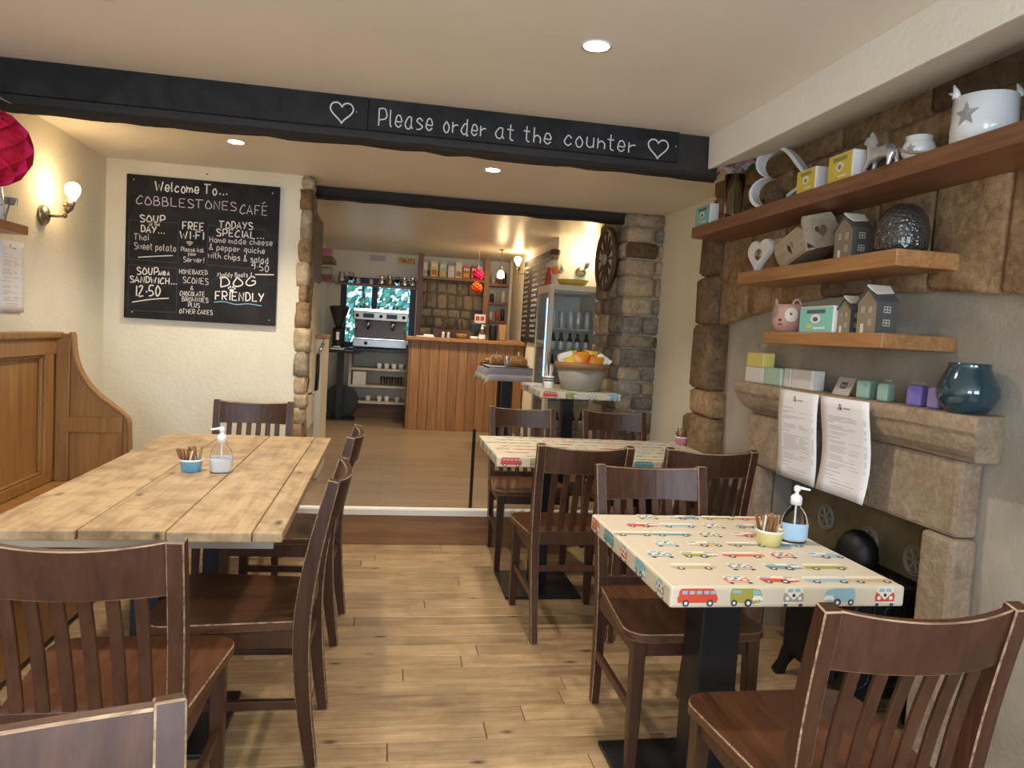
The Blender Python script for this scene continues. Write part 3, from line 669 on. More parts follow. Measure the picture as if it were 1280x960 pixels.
# ================================================================== van-print tables
VC = ['red_print', 'olive_print', 'taupe_print', 'sky_print', 'orange_print', 'teal_print', 'beige_print']
VM = VC+['cream_print', 'wheel_print', 'white_paint']
def disc(c, r, n=12): return [(c[0]+r*math.cos(q*2*PI/n), c[1]+r*math.sin(q*2*PI/n)) for q in range(n)]
def van(mb, kind, cx, cy, k, fn, flip=1, roof=True, sc=1.0):
    """flat camper-van print; fn(u,v,layer)"""
    def P(pts, l, mi): mb.poly([fn(cx+flip*u*sc, cy+v*sc, l) for u, v in pts], mi)
    CR, WH, WT = len(VC), len(VC)+1, len(VC)+2
    if kind == 0:      # side
        P([(-.055, -.014), (.052, -.014), (.056, -.004), (.052, .006), (-.053, .006), (-.057, -.002)], 1, k)
        P([(-.053, .006), (.052, .006), (.046, .020), (.040, .024), (-.046, .024), (-.052, .018)], 1, CR if roof else k)
        for a in (-.044, -.024, -.004, .016, .034): P([(a, .009), (a+.014, .009), (a+.014, .018), (a, .018)], 2, 3 if not roof else WT)
        for a in (-.033, .034): P(disc((a, -.015), .0095), 2, WH); P(disc((a, -.015), .0045), 3, WT)
    elif kind == 1:    # front
        P([(-.028, -.018), (.028, -.018), (.030, .0), (.027, .012), (-.027, .012), (-.030, 0)], 1, k)
        P([(-.027, .012), (.027, .012), (.022, .026), (-.022, .026)], 1, CR)
        P([(-.022, .012), (.022, .012), (.0, -.008)], 2, WT); P([(-.020, .014), (-.002, .014), (-.002, .023), (-.017, .023)], 2, 3); P([(.020, .014), (.002, .014), (.002, .023), (.017, .023)], 2, 3)
        for a in (-.018, .018): P(disc((a, -.003), .0055), 3, WT)
        P(disc((0, .005), .005), 3, WH); P([(-.029, -.013), (.029, -.013), (.029, -.017), (-.029, -.017)], 3, WT)
        for a in (-.022, .022): P([(a-.005, -.018), (a+.005, -.018), (a+.005, -.027), (a-.005, -.027)], 2, WH)
    else:              # three-quarter
        P([(-.045, -.012), (.02, -.018), (.044, -.012), (.046, .004), (.02, .006), (-.046, .010)], 1, k)
        P([(-.046, .010), (.02, .006), (.046, .004), (.038, .020), (.015, .024), (-.042, .024)], 1, CR if roof else k)
        P([(.018, .005), (.045, .004), (.032, -.010)], 2, WT); P([(.018, .008), (.042, .007), (.036, .018), (.018, .020)], 2, 3)
        P([(-.040, .012), (-.014, .010), (-.014, .019), (-.038, .020)], 2, 3)
        for a in (.022, .042): P(disc((a, -.004), .005), 3, WT)
        for a, r in ((-.034, .009), (.006, .011)): P(disc((a, -.015), r), 2, WH); P(disc((a, -.015), r*.45), 3, WT)
VAN = {}
def van_table(label, x0, x1, y0, y1, zt, zf, seed, th=.055, base=((0, 0),), post=.09, plate=(.22, .22)):
    cx, cy = (x0+x1)/2, (y0+y1)/2; w, d = (x1-x0)/2, (y1-y0)/2; h = zt-zf
    t = thing('cafe_table', label, 'table', (cx, cy, zf), group='van-print cafe tables')
    top = MB().box(-w, w, -d, d, h-th, h).build('tabletop', 'oilcloth', t, bevel=.007)
    r = random.Random(seed)
    rows = int((2*d-.03)/.088); cols = int((2*w)/.122)
    def motif(kd, k, roof, loc, rot, fx, sc):
        key = (kd, k, roof)
        if key not in VAN:
            mb = MB(); van(mb, kd, 0, 0, k, lambda a, b, l: (a, b, .00045*l), 1, roof); o = mb.build('printed_van', VM); VAN[key] = o.data
        else: o = bpy.data.objects.new('printed_van', VAN[key]); COL.objects.link(o)
        o.parent = top; o.location = loc; o.rotation_euler = rot; o.scale = (fx*sc, sc, 1)
    for j in range(rows):
        for i in range(cols+1):
            u = -w+.065+(i-(.5 if j % 2 else 0))*.128+r.uniform(-.006, .006); v = -d+.05+j*(2*d-.08)/max(rows-1, 1)
            if abs(u) > w-.062: continue
            motif((i+2*j) % 3 if r.random() < .8 else 0, (i*3+j*2+seed) % len(VC), True, (u, v, h), (0, 0, 0), r.choice((1, 1, -1)), 1.15)
    order = [(0, 0), (2, 1), (1, 2), (2, 3), (1, 0), (0, 5), (2, 4)]
    n = int(2*w/.128)
    for i in range(n):
        kd, k = order[i % 7]
        motif(kd, k, False, (-w+.072+i*(2*w-.13)/max(n-1, 1), -d, h-th*.5), (rad(90), 0, 0), -1 if k == 3 else 1, .95)
    n = int(2*d/.128)
    for i in range(n):
        kd, k = order[(i+2) % 7]; motif(kd, k, False, (-w, -d+.07+i*(2*d-.13)/max(n-1, 1), h-th*.5), (rad(90), 0, rad(-90)), 1, .95)
    for bx_, by_ in base:
        MB().box(bx_-post/2, bx_+post/2, by_-post/2, by_+post/2, .014, h-th-.012).build('pedestal', 'black_metal', t, bevel=.004)
        MB().box(bx_-plate[0], bx_+plate[0], by_-plate[1], by_+plate[1], 0, .014).build('base_plate', 'black_metal', t, bevel=.003)
        MB().box(bx_-.2, bx_+.2, by_-.035, by_+.035, h-th-.014, h-th).build('bracket', 'black_metal', t); MB().box(bx_-.035, bx_+.035, by_-.2, by_+.2, h-th-.018, h-th-.004).build('bracket', 'black_metal', t)
    return t
van_table('cafe table with camper-van oilcloth in the right foreground, by the fireplace', .713, 1.358, 1.652, 2.362, .757, 0, 1, base=((-.04, -.02),), post=.12, plate=(.24, .27))
van_table('cafe table with oilcloth between the aisle and the stone jamb, middle one of three', 0.548, 1.76, 3.45, 4.165, .757, 0, 4, .05, base=((-.30, -.02), (.32, -.02)), plate=(.20, .21))
van_table('small van-print table carrying the snack bowl, beside the stone pillar', 1.045, 1.62, 4.85, 5.62, .98, UF, 2, .05, post=.085, plate=(.22, .22))
tag(MB().tube([(.575, 4.60, UF), (.575, 4.60, .735)], .011, 10).build('rail_post', 'black_metal'), 'thin black upright rod standing at the edge of the step', 'post')
# ================================================================== on the tables
mat('pot_blue', (.16, .40, .66), .25, coat=.3); mat('pot_yellow', (.72, .66, .28), .25, coat=.3); mat('pot_pink', (.62, .25, .36), .3, coat=.3); mat('white_glaze', (.82, .82, .80), .2, coat=.3)
mat('packet_brown', (.26, .13, .05), .6); mat('packet_tan', (.40, .22, .09), .6); mat('packet_white', (.78, .76, .72), .6)
mat('soap_liquid', (.82, .83, .86), .25, alpha=1); mat('label_blue', (.42, .62, .80), .5); mat('clear_plastic', (.95, .97, .98), .06, trans=1.0, ior=1.15); mat('label_white', (.80, .80, .82), .5)
def ramekin(label, loc, m, seed, stick=True):
    t = thing('condiment_pot', label, 'pot', loc, group='sugar stick pots')
    MB().lathe([(.030, 0), (.034, .002), (.041, .040), (.043, .046), (.040, .046), (.037, .040), (.030, .006)], 26).build('bowl', m, t, True)
    MB().lathe([(.0425, .041), (.0438, .044), (.0435, .048), (.040, .048), (.039, .043)], 26, close=False).build('rim', 'white_glaze', t, True)
    r = random.Random(seed)
    for k in range(27):
        a = r.uniform(0, 2*PI); q = .036*math.sqrt(r.random()); x, y = q*math.cos(a), q*math.sin(a); l = r.uniform(.068, .088)
        o = MB().box(-.0055, .0055, -.002, .002, 0, l).build('sugar_stick', ('packet_white' if k > 23 else ('packet_brown' if k % 3 else 'packet_tan')), t, bevel=.001, seg=1)
        o.location = (x*.7, y*.7, .010); o.rotation_euler = (-y*9*r.uniform(.6, 1.2), x*9*r.uniform(.6, 1.2), r.uniform(0, 3))
    return t
ramekin('small blue pot of brown sugar sticks on the plank table', (-.712, 2.90, .762), 'pot_blue', 1)
ramekin('small yellow pot of brown sugar sticks on the front van-print table', (1.176, 2.02, .757), 'pot_yellow', 2)
ramekin('small pink pot of white packets on the middle table by the stone jamb', (1.755, 4.07, .757), 'pot_pink', 3)
def pump_bottle(label, loc, rz, lab, fill):
    t = thing('pump_bottle', label, 'bottle', loc, rz, 'hand sanitiser pump bottles')
    MB().lathe([(.036, 0), (.040, .004), (.041, .045), (.040, .066), (.034, .088), (.022, .105), (.015, .112), (.014, .120)], 26, sy=.75).build('body', 'clear_plastic', t, True)
    MB().lathe([(.033, .005), (.037, .01), (.0375, fill-.006), (.0375, fill)], 26, sy=.74).build('gel', 'soap_liquid', t, True)
    mb = MB(); n = 10
    V = [(.0425*math.cos(a)*1.0, .0425*.75*math.sin(a), z) for z in (.012, .062) for a in [rad(-160+140*i/n) for i in range(n+1)]]
    mb.add(V, [(i, i+1, n+2+i, n+1+i) for i in range(n)]).build('label', lab, t, True)
    MB().lathe([(.017, .118), (.0175, .140), (.013, .147), (.006, .150), (.006, .166)], 18).build('collar', 'white_plastic', t, True)
    MB().lathe([(.010, .160), (.010, .172), (.004, .178)], 14).box(-.006, .006, -.006, .006, .166, .176).bar((0, 0, .172), (.040, 0, .166), .012, .009, w2=.008, d2=.006).build('pump_head', 'white_plastic', t, bevel=.002)
    MB().tube([(0, 0, .12), (0, 0, .012)], .003, 8).build('dip_tube', 'white_plastic', t)
pump_bottle('clear pump bottle with white label on the plank table', (-.600, 2.88, .762), rad(190), 'label_white', .055)
pump_bottle('clear pump bottle with pale blue label on the front van-print table', (1.278, 2.055, .757), rad(-15), 'label_blue', .03)

# ================================================================== fireplace
fp = thing('fireplace_surround', 'carved sandstone fire surround with a moulded mantelshelf', 'fireplace', (1.8, 2.6, 0))
fx, fy = 1.8, 2.6; MZ = 1.188
def rx(name, x0, x1, y0, y1, z0, z1, m='stone_mantel', bev=.012): return MB().box(x0-fx, x1-fx, y0-fy, y1-fy, z0, z1).build(name, m, fp, bevel=bev)
def mantel():
    prof = [(0, 0), (-.004, -.02), (0, -.046), (.008, -.056), (.012, -.062), (.020, -.085), (.034, -.108), (.052, -.126), (.072, -.138), (.080, -.148), (.172, -.148), (.172, 0)]   # (x inwards, z)
    mb = MB(); N = len(prof); V = []; F = []; n = 12; rr = random.Random(3)
    for k in range(n+1):
        f = k/n
        for dx, dz in prof:
            ins = max(0, min(dx, .08)); y = (1.855+ins)*(1-f)+(3.39-ins)*f; j = rr.uniform(-.0035, .0035) if 0 < k < n and dz < 0 else 0
            V.append((1.708+dx-fx, y-fy, MZ+dz+j))
    for k in range(n):
        for i in range(N): F.append((k*N+i, k*N+(i+1) % N, (k+1)*N+(i+1) % N, (k+1)*N+i))
    F += [tuple(range(N)), tuple(n*N+i for i in range(N))]
    mb.add(V, F).build('mantelshelf', 'stone_mantel', fp, bevel=.004)
mantel()
rx('lintel', 1.79, 1.878, 1.99, 3.36, .788, 1.039, bev=.016)
rx('jamb', 1.785, 1.878, 1.985, 2.13, 0.40, .785, bev=.016); rx('jamb', 1.79, 1.878, 1.985, 2.13, 0.0, .397, bev=.016); rx('jamb', 1.79, 1.878, 3.215, 3.355, .0, .785, bev=.016)
def m_panel():
    m = mat('tile_panel', (.25, .2, .12), .6); t = NT(m); v = t.coords('Object', (1, 1, 1))
    t.col(t.ramp(t.noise(v, 8, 5), [(.3, (.13, .10, .05)), (.7, (.27, .21, .115))]))
m_panel(); mat('soot', (.03, .027, .025), .9)
bkp = rx('fireback', 1.97, 1.985, 2.135, 3.215, 0.0, .78, 'tile_panel', 0)
for cy, cz in ((2.36, .60), (2.92, .62), (2.62, .60)):
    mb = MB()
    for r in (.055, .045): mb.tube([(1.966-fx, cy-fy+r*math.cos(a), cz+r*math.sin(a)) for a in [q*PI/10 for q in range(21)]], .004, 5)
    for q in range(6):
        a = q*PI/3; mb.tube([(1.966-fx, cy-fy, cz), (1.966-fx, cy-fy+.042*math.cos(a), cz+.042*math.sin(a))], .006, 5)
    mb.build('roundel_relief', 'render_grey', bkp)
# iron stove with relief front
st = thing('iron_stove', 'black cast-iron stove with scrolled relief and domed top in the hearth', 'stove', (1.84, 2.515, 0))
MB().box(-.15, .12, -.22, .22, .10, .50).build('body', 'black_iron', st, bevel=.012)
MB().box(-.18, .14, -.25, .25, .50, .525).build('top_plate', 'black_iron', st, bevel=.006)
MB().lathe([(.09, .525), (.09, .58), (.082, .62), (.06, .65), (.03, .668), (.001, .672)], 22, sx=.8).build('dome', 'black_iron', st, True)
for sx_ in (-.13, .10):
    for sy_ in (-.19, .19): MB().sweep([(sx_, sy_, .11), (sx_*1.12, sy_*1.1, .05), (sx_*1.2, sy_*1.18, 0)], [.05, .035, .045], [.05, .035, .045]).build('leg', 'black_iron', st, bevel=.005)
mb = MB()
for cy in (-.12, 0, .12):
    for cz in (.19, .31, .43):
        mb.tube([(-.153, cy+r*math.cos(a), cz+r*math.sin(a)) for a, r in [(q*PI/8, .012+.0022*q) for q in range(18)]], .005, 6)
        mb.tube([(cy*1.0, -.223, cz+0)]+[(cy+r*math.cos(a), -.223, cz+r*math.sin(a)) for a, r in [(q*PI/8, .012+.0022*q) for q in range(18)]], .005, 6)
o = mb.build('scroll_relief', 'black_iron', st); o['kind'] = 'stuff'
MB().box(-.165, -.15, -.15, .15, .14, .46).build('door', 'black_iron', st, bevel=.006)

# ---- papers: menus
mat('logo_red', (.55, .09, .05), .8)
def menu(name, label, fn, w, h, seed, curl=.012):
    """fn(u,v,d): u to the reader's right, v down, d towards the reader"""
    t = thing(name, label, 'menu', (0, 0, 0))
    nx, ny = 6, 10; mb = MB(); cu = lambda u, v: curl*math.sin(v/h*4.2+seed)+curl*1.6*(u/w-.5)**2*(v/h)
    V = [fn(u*w/nx, v*h/ny, cu(u*w/nx, v*h/ny)) for v in range(ny+1) for u in range(nx+1)]
    F = [(v*(nx+1)+u, v*(nx+1)+u+1, (v+1)*(nx+1)+u+1, (v+1)*(nx+1)+u) for v in range(ny) for u in range(nx)]
    o = mb.add(V, F).build('sheet', 'paper', t, True); sd = o.modifiers.new('t', 'SOLIDIFY'); sd.thickness = .0006; sd.offset = 0
    p = MB(); r = random.Random(seed)
    def bar(u0, u1, v, hh, mi):
        n = 4; P = [(u0+(u1-u0)*k/n) for k in range(n+1)]
        for a, b in zip(P, P[1:]): p.poly([fn(a, v+hh, cu(a, v+hh)+.0012), fn(b, v+hh, cu(b, v+hh)+.0012), fn(b, v, cu(b, v)+.0012), fn(a, v, cu(a, v)+.0012)], mi)
    for (du, dv, mi) in ((0, 0, 2), (-.007, .012, 0), (.007, .012, 1)):
        p.poly([fn(w*.42+du+.0065*math.cos(q*PI/4), h*.07+dv+.0065*math.sin(q*PI/4), cu(w*.42, h*.07)+.0012) for q in range(8)], mi)
    x = w*.5
    for wd in (.010, .006, .009, .008): bar(x, x+wd, h*.093, .004, 1); x += wd+.0015
    v = h*.19
    while v < h*.86:
        if r.random() < .2: bar(w*.12, w*.12+r.uniform(.04, .09), v, .0026, 0); v += .009
        else:
            bar(w*.16, w*(.16+r.uniform(.25, .42)), v, .0018, 0)
            if r.random() < .75: bar(w*.56, w*(.56+r.uniform(.1, .26)), v, .0018, 0)
            bar(w*.88, w*.93, v, .0018, 0)
        v += .0055 if r.random() < .85 else .014
    bar(w*.25, w*.75, h*.88, .0028, 0); bar(w*.3, w*.7, h*.91, .002, 0)
    o = p.build('print', ['print_grey', 'print_dark', 'logo_red'], t); o['kind'] = 'stuff'
    return t
menu('paper_menu', 'white printed menu hanging from the mantel edge, the farther of two', lambda u, v, d: (1.696-d*.8, 2.908-u, 1.184-v), .288, .372, 1)
menu('paper_menu', 'white printed menu hanging from the mantel edge, nearer the camera', lambda u, v, d: (1.694-d, 2.595-u, 1.183-v+u*.01), .292, .368, 2, .016)
menu('paper_menu', 'white printed menu pinned to the left wall under the small shelf', lambda u, v, d: (-1.760+d*.3, 3.70+u, 1.652-v), .232, .334, 5, .003)

# ================================================================== oak shelves on the chimney wall
def shelf(label, x0, x1, y0, y1, z1, th, m='shelf_oak', **k): return tag(MB().box(x0, x1, y0, y1, z1-th, z1).build('wall_shelf', m, bevel=.003), label, 'shelf', 'oak shelves')
shelf('longest and topmost oak shelf on the chimney wall, running out of frame', 1.60, 1.838, .9, 3.79, 1.985, .058, 'shelf_walnut')
shelf('thick oak shelf in the middle of the three on the chimney wall', 1.60, 1.838, 2.128, 3.21, 1.700, .055)
shelf('shortest and lowest oak shelf, just above the mantelshelf', 1.60, 1.878, 2.16, 2.935, 1.427, .050)

# ---- soap boxes, label facing the room
for n, c in (('soap_teal', (.20, .50, .44)), ('soap_yellow', (.72, .56, .08)), ('soap_turq', (.22, .58, .50)), ('soap_green', (.40, .56, .43)), ('soap_mint', (.27, .42, .34)), ('soap_violet', (.20, .15, .48)), ('soap_lilac', (.28, .21, .44)), ('soap_pale', (.70, .66, .58)), ('soap_white', (.74, .70, .66)), ('soap_band', (.30, .28, .06)), ('card_grey', (.52, .46, .40)), ('wrap_yellow', (.74, .63, .18))): mat(n, c, .45)
mat('cellophane', (.9, .9, .9), .08, trans=.9, ior=1.1)
def soap_box(label, y0, y1, z, h, m, side='soap_white', dep=.05, x=1.625, motif=True):
    cy = (y0+y1)/2; w = (y1-y0)/2; t = thing('soap_box', label, 'soap', (x, cy, z), group='wrapped soaps')
    MB().box(0, dep, -w, w, 0, h).build('bar', side, t, bevel=.004)
    MB().box(-.0012, .0, -w+.004, w-.004, .004, h-.004).build('label', m, t)
    if motif:
        mb = MB(); F_ = lambda u, v, l: (-.0014-.0004*l, -u, v)
        mb.poly([F_(a, b, 1) for a, b in ((-w*.55, h*.86), (-w*.55, h*.72), (w*.55, h*.72), (w*.55, h*.86))], 0)
        mb.poly([F_(.30*w*math.cos(q*PI/8), h*.52+.17*h*math.sin(q*PI/8), 1) for q in range(16)], 1); mb.poly([F_(.16*w*math.cos(q*PI/6), h*.50+.09*h*math.sin(q*PI/6), 2) for q in range(12)], 0)
        mb.poly([F_(a, b, 1) for a, b in ((-w*.5, h*.32), (-w*.5, h*.18), (-w*.2, h*.15), (-w*.2, h*.3))], 2); mb.poly([F_(a, b, 1) for a, b in ((-w*.1, h*.2), (-w*.1, h*.14), (w*.6, h*.14), (w*.6, h*.2))], 1)
        mb.build('label_print', ['soap_band' if 'yellow' in m else 'print_dark', 'paper', 'soap_yellow'], t)
    return t
soap_box('teal soap box at the far end of the top shelf', 3.60, 3.78, 1.985, .105, 'soap_teal', x=1.612)
soap_box('yellow soap box on the top shelf beside the white heart frame', 2.655, 2.79, 1.985, .092, 'soap_yellow', x=1.615, dep=.07)
soap_box('yellow soap box on the top shelf beside the silver horse', 2.425, 2.575, 1.985, .103, 'soap_yellow', x=1.615, dep=.06)
soap_box('turquoise soap box on the lowest shelf beside the pink dog pot', 2.475, 2.70, 1.427, .102, 'soap_turq', x=1.625)
soap_box('pale green soap bar at the far end of the mantelshelf', 3.03, 3.17, MZ, .080, 'soap_green', 'soap_green', .05, 1.755, False)
soap_box('white wrapped soap bar on the mantelshelf, nearer of two', 2.80, 2.955, MZ, .085, 'soap_white', 'soap_pale', .06, 1.765, False)
soap_box('white wrapped soap bar on the mantelshelf, farther of two', 2.965, 3.02, MZ, .084, 'soap_pale', 'soap_white', .06, 1.765, False)
def wrapped(label, y, z, w, d, h, m, x=1.625, rz=0):
    t = thing('wrapped_soap', label, 'soap', (x, y, z), rz, 'wrapped soaps'); MB().box(-d/2, d/2, -w/2, w/2, 0, h).build('bar', m, t, bevel=.010, seg=3)
    mb = MB(); r = random.Random(int(y*100))
    for k in range(5):
        a = r.uniform(-w/2, w/2); mb.add([(0, a, h-.001), (.006, a+.007, h+.012), (-.006, a+.012, h+.008)], [(0, 1, 2)])
    mb.build('wrapper_tail', 'cellophane', t)
wrapped('mint green wrapped soap beside the grey card on the mantel', 2.462, MZ, .058, .055, .070, 'soap_mint', 1.78, rz=.3); wrapped('mint green wrapped soap on the mantel, nearer the camera of two', 2.355, MZ, .045, .05, .068, 'soap_mint', 1.78, rz=.3)
wrapped('violet wrapped soap on the mantel, farther of two', 2.195, MZ, .055, .05, .072, 'soap_violet', 1.78, rz=.3); wrapped('lilac wrapped soap against the blue glass vase', 2.120, MZ, .045, .045, .070, 'soap_lilac', 1.79, rz=.3)
t = thing('gift_pack', 'tall yellow and white gift pack tied in cellophane at the mantel end', 'gift', (1.79, 3.285, MZ))
MB().box(-.03, .03, -.085, .085, 0, .075).build('soap_block', 'soap_white', t, bevel=.004); MB().box(-.03, .03, -.08, .08, .076, .145).build('soap_block', 'wrap_yellow', t, bevel=.004)
mb = MB()
for k in range(9):
    a = k*2*PI/9; mb.add([(0, .0, .146), (.03*math.cos(a), .035*math.sin(a), .185+.01*(k % 2)), (.03*math.cos(a+.5), .035*math.sin(a+.5), .178)], [(0, 1, 2)])
mb.build('cellophane_bow', 'cellophane', t)
t = thing('message_card', 'small square grey card leaning on the mantelshelf', 'card', (1.765, 2.60, MZ), rot=(0, rad(22), 0))
MB().box(-.002, .002, -.052, .052, .001, .075).build('card', 'card_grey', t); MB().prism([(-.018, .028), (.018, .028), (.018, .055), (-.018, .055)], lambda u, v, q: (q, u, v), -.0032, -.0021).build('emblem', 'print_dark', t); 
cd_ = MB(); [cd_.box(-.0038, -.0033, a, a+.008, .036, .046) for a in (-.011, .003)]; cd_.build('emblem_marks', 'card_grey', t)

# ---- top shelf ornaments
mat('flower', (.74, .62, .70), .8); mat('leaf', (.035, .12, .025), .5); mat('cone', (.10, .06, .035), .8); mat('silver', (.82, .82, .83), .28, .7); mat('star_grey', (.33, .33, .34), .5); mat('rope', (.38, .30, .20), .9)
mat('tumbler_glass', (.95, .95, .93), .04, trans=1.0, ior=1.2)
t = thing('glass_vase', 'tall glass vase of pale pink flowers on the top shelf', 'vase', (1.67, 3.46, 1.985))
MB().lathe([(.036, 0), (.038, .004), (.040, .03), (.052, .22), (.049, .22), (.037, .035), (.034, .02)], 20).build('vase', 'tumbler_glass', t, True)
mb = MB(); r = random.Random(3)
for k in range(95):
    a, b = r.uniform(0, 2*PI), math.acos(r.uniform(-.4, 1)); R_ = .075; c = Vector((R_*math.sin(b)*math.cos(a)*.8, R_*math.sin(b)*math.sin(a), .275+R_*.75*math.cos(b)))
    n = Vector((r.uniform(-1, 1), r.uniform(-1, 1), r.uniform(-1, 1))).normalized(); u = n.orthogonal()*.022; v = n.cross(u)
    mb.add([c-u, c-v*.8, c+u, c+v*.8+n*.006], [(0, 1, 2, 3)])
mb.build('blossom', 'flower', t)
for dx, dy, s in ((-.05, .14, .09), (.02, -.15, .08)):
    mb = MB(); P = [(0, 0), (.35, .30), (.7, .28), (1, 0), (.7, -.28), (.35, -.30)]
    mb.add([(dx+(q*s*.4), dy*.55+u*s*(1 if dy > 0 else -1), .245+q*s*.9-.02*u) for u, q in P], [tuple(range(6))]); o = mb.build('leaf', 'leaf', t); sd = o.modifiers.new('t', 'SOLIDIFY'); sd.thickness = .002
mb = MB().tube([(0, 0, .03), (0, 0, .24)], .004, 6).tube([(.012, .01, .03), (.02, .02, .24)], .003, 6); mb.build('stem', 'leaf', t)
# white heart outline standing on one lobe, its point towards the camera
t = thing('heart_ornament', 'white open heart-shaped ornament lying on its side on the top shelf', 'ornament', (1.70, 3.10, 1.985))
ta = rad(-10); eh_ = Vector((.45, -.893, 0)); en_ = Vector((.893, .45, 0)); Hs = .150
P = []
for a, b in heart_pts(44)[:-1]:
    h_, v_ = -(b-.1)*Hs*1.28, a*Hs; P.append((h_*math.cos(ta)-v_*math.sin(ta), h_*math.sin(ta)+v_*math.cos(ta)))
zm = min(p[1] for p in P); n = len(P); V = []; F = []; cxr = sum(p[0] for p in P)/n; cyr = sum(p[1] for p in P)/n
for i, (a, b) in enumerate(P):
    k = 1-.016/max(math.hypot(a-cxr, b-cyr), .02)
    for sc_ in (1, k):
        for d_ in (-.03, .03):
            q = eh_*(cxr+(a-cxr)*sc_)+en_*d_; V.append((q.x, q.y, cyr+(b-cyr)*sc_-zm))
for i in range(n):
    j = (i+1) % n
    for u, v in ((0, 1), (1, 3), (3, 2), (2, 0)): F.append((i*4+u, i*4+v, j*4+v, j*4+u))
MB().add(V, F).build('heart_outline', 'white_paint', t)
t = thing('pine_cone', 'small brown pine cone inside the white heart frame', 'pine cone', (1.66, 3.03, 1.985))
mb = MB()
for k in range(46):
    f = k/46; a = k*2.4; R_ = .036*math.sin(PI*(.12+.82*f)); x = -.05+.1*f
    c = Vector((R_*math.cos(a)*.9, x, .034+R_*math.sin(a)*.9)); n_ = Vector((math.cos(a), .45, math.sin(a))).normalized(); u = Vector((0, 1, 0)).cross(n_).normalized()*.010
    mb.add([c-n_*.014-u*.7, c-n_*.014+u*.7, c+n_*.008+u, c+n_*.012, c+n_*.008-u], [(0, 1, 2, 3, 4)])
o = mb.build('scales', 'cone', t); sd = o.modifiers.new('t', 'SOLIDIFY'); sd.thickness = .003
MB().lathe([(.004, -.05), (.02, -.03), (.024, 0), (.016, .03), (.003, .05)], 10).build('core', 'cone', t, loc=(0, 0, .034), rot=(rad(90), 0, 0))
# silver rocking horse: body one skinned surface
def skin_mesh(name, verts, edges, radii, m, parent, sub=2, loc=(0, 0, 0)):
    me = bpy.data.meshes.new(name); me.from_pydata(verts, edges, []); o = bpy.data.objects.new(name, me); COL.objects.link(o); o.parent = parent; o.location = loc
    o.modifiers.new('skin', 'SKIN'); me.materials.append(MATS[m])
    if not me.skin_vertices: 
        bm = bmesh.new(); bm.from_mesh(me); bm.verts.layers.skin.verify(); bm.to_mesh(me); bm.free()
    for i, r_ in enumerate(radii): me.skin_vertices[0].data[i].radius = (r_, r_)
    me.skin_vertices[0].data[0].use_root = True
    q = o.modifiers.new('sub', 'SUBSURF'); q.levels = sub; q.render_levels = sub
    return o
t = thing('horse_figurine', 'shiny silver horse figurine on the top shelf', 'figurine', (1.66, 2.33, 1.985)); t.scale = (1.15, 1.15, 1.15)
HV = [(0, -.02, .062), (0, .03, .064), (0, .045, .075), (0, .060, .105), (0, .066, .118), (0, .085, .102), (.011, .042, .045), (.012, .055, .006), (-.011, .042, .045), (-.013, .062, .018), (0, -.045, .062), (.011, -.052, .040), (.012, -.062, .006), (-.011, -.052, .040), (-.012, -.045, .006), (0, -.066, .050), (0, -.072, .030)]
HE = [(0, 1), (1, 2), (2, 3), (3, 4), (4, 5), (1, 6), (6, 7), (1, 8), (8, 9), (0, 10), (10, 11), (11, 12), (10, 13), (13, 14), (10, 15), (15, 16)]
skin_mesh('body', HV, HE, [.019, .020, .016, .012, .011, .007, .008, .005, .008, .005, .018, .009, .005, .009, .005, .005, .004], 'silver', t)
mb = MB()
for x in (.012, -.012): mb.sweep([(x, .085, .016), (x, .05, .004), (x, 0, .0025), (x, -.05, .004), (x, -.08, .014)], .005, .005)
mb.build('rocker', 'silver', t); MB().sweep([(0, .030, .092), (0, .046, .118), (0, .058, .130)], .006, .014).build('mane', 'silver', t)
def star(c, r, fn, mb, mi=0):
    P = [(c[0]+(r if k % 2 == 0 else r*.42)*math.sin(k*PI/5), c[1]+(r if k % 2 == 0 else r*.42)*math.cos(k*PI/5)) for k in range(10)]
    o = len(mb.v); mb.add([fn(*c)]+[fn(*p) for p in P], [(0, 1+k, 1+(k+1) % 10) for k in range(10)], mi)
def cyl_fn(R, a0): return lambda u, v: ((R+.0012)*math.cos(a0+u/R), (R+.0012)*math.sin(a0+u/R), v)
t = thing('small_star_pot', 'small round white pot with grey star and rope handle', 'pot', (1.68, 2.175, 1.985))
MB().lathe([(.030, 0), (.034, .004), (.050, .030), (.052, .048), (.044, .066), (.040, .072), (.043, .084), (.040, .086), (.036, .074), (.046, .046), (.03, .012)], 26).build('pot', 'white_ceramic', t, True)
mb = MB(); star((0, .040), .019, cyl_fn(.0515, rad(205)), mb); mb.build('star', 'star_grey', t)
MB().tube([(.056*math.cos(a)*1.0, .056*math.sin(a), .045+.024*math.sin(a*1.0+.4)) for a in [rad(150+q*12) for q in range(19)]], .0045, 8).build('rope_handle', 'rope', t, True)
t = thing('large_star_pot', 'large white glazed pot with a big grey star near the top right corner', 'pot', (1.71, 1.945, 1.985)); t.scale = (.93, .93, .95)
MB().lathe([(.086, 0), (.092, .003), (.094, .06), (.092, .148), (.089, .150), (.087, .146), (.086, .01)], 36).build('pot', 'white_ceramic', t, True)
mb = MB(); star((0, .086), .040, cyl_fn(.0942, rad(196)), mb); mb.build('star', 'star_grey', t)
for a in (rad(165), rad(-35)):
    c = Vector((.09*math.cos(a), .09*math.sin(a), .148)); MB().tube([c, c+Vector((0, .004, .02)), c+Vector((-.004, .012, .042))], [.014, .010, .003], 8).tube([c+Vector((0, 0, .01)), c+Vector((-.004, .03, .022))], [.009, .003], 8).build('bird_handle', 'white_ceramic', t, True)
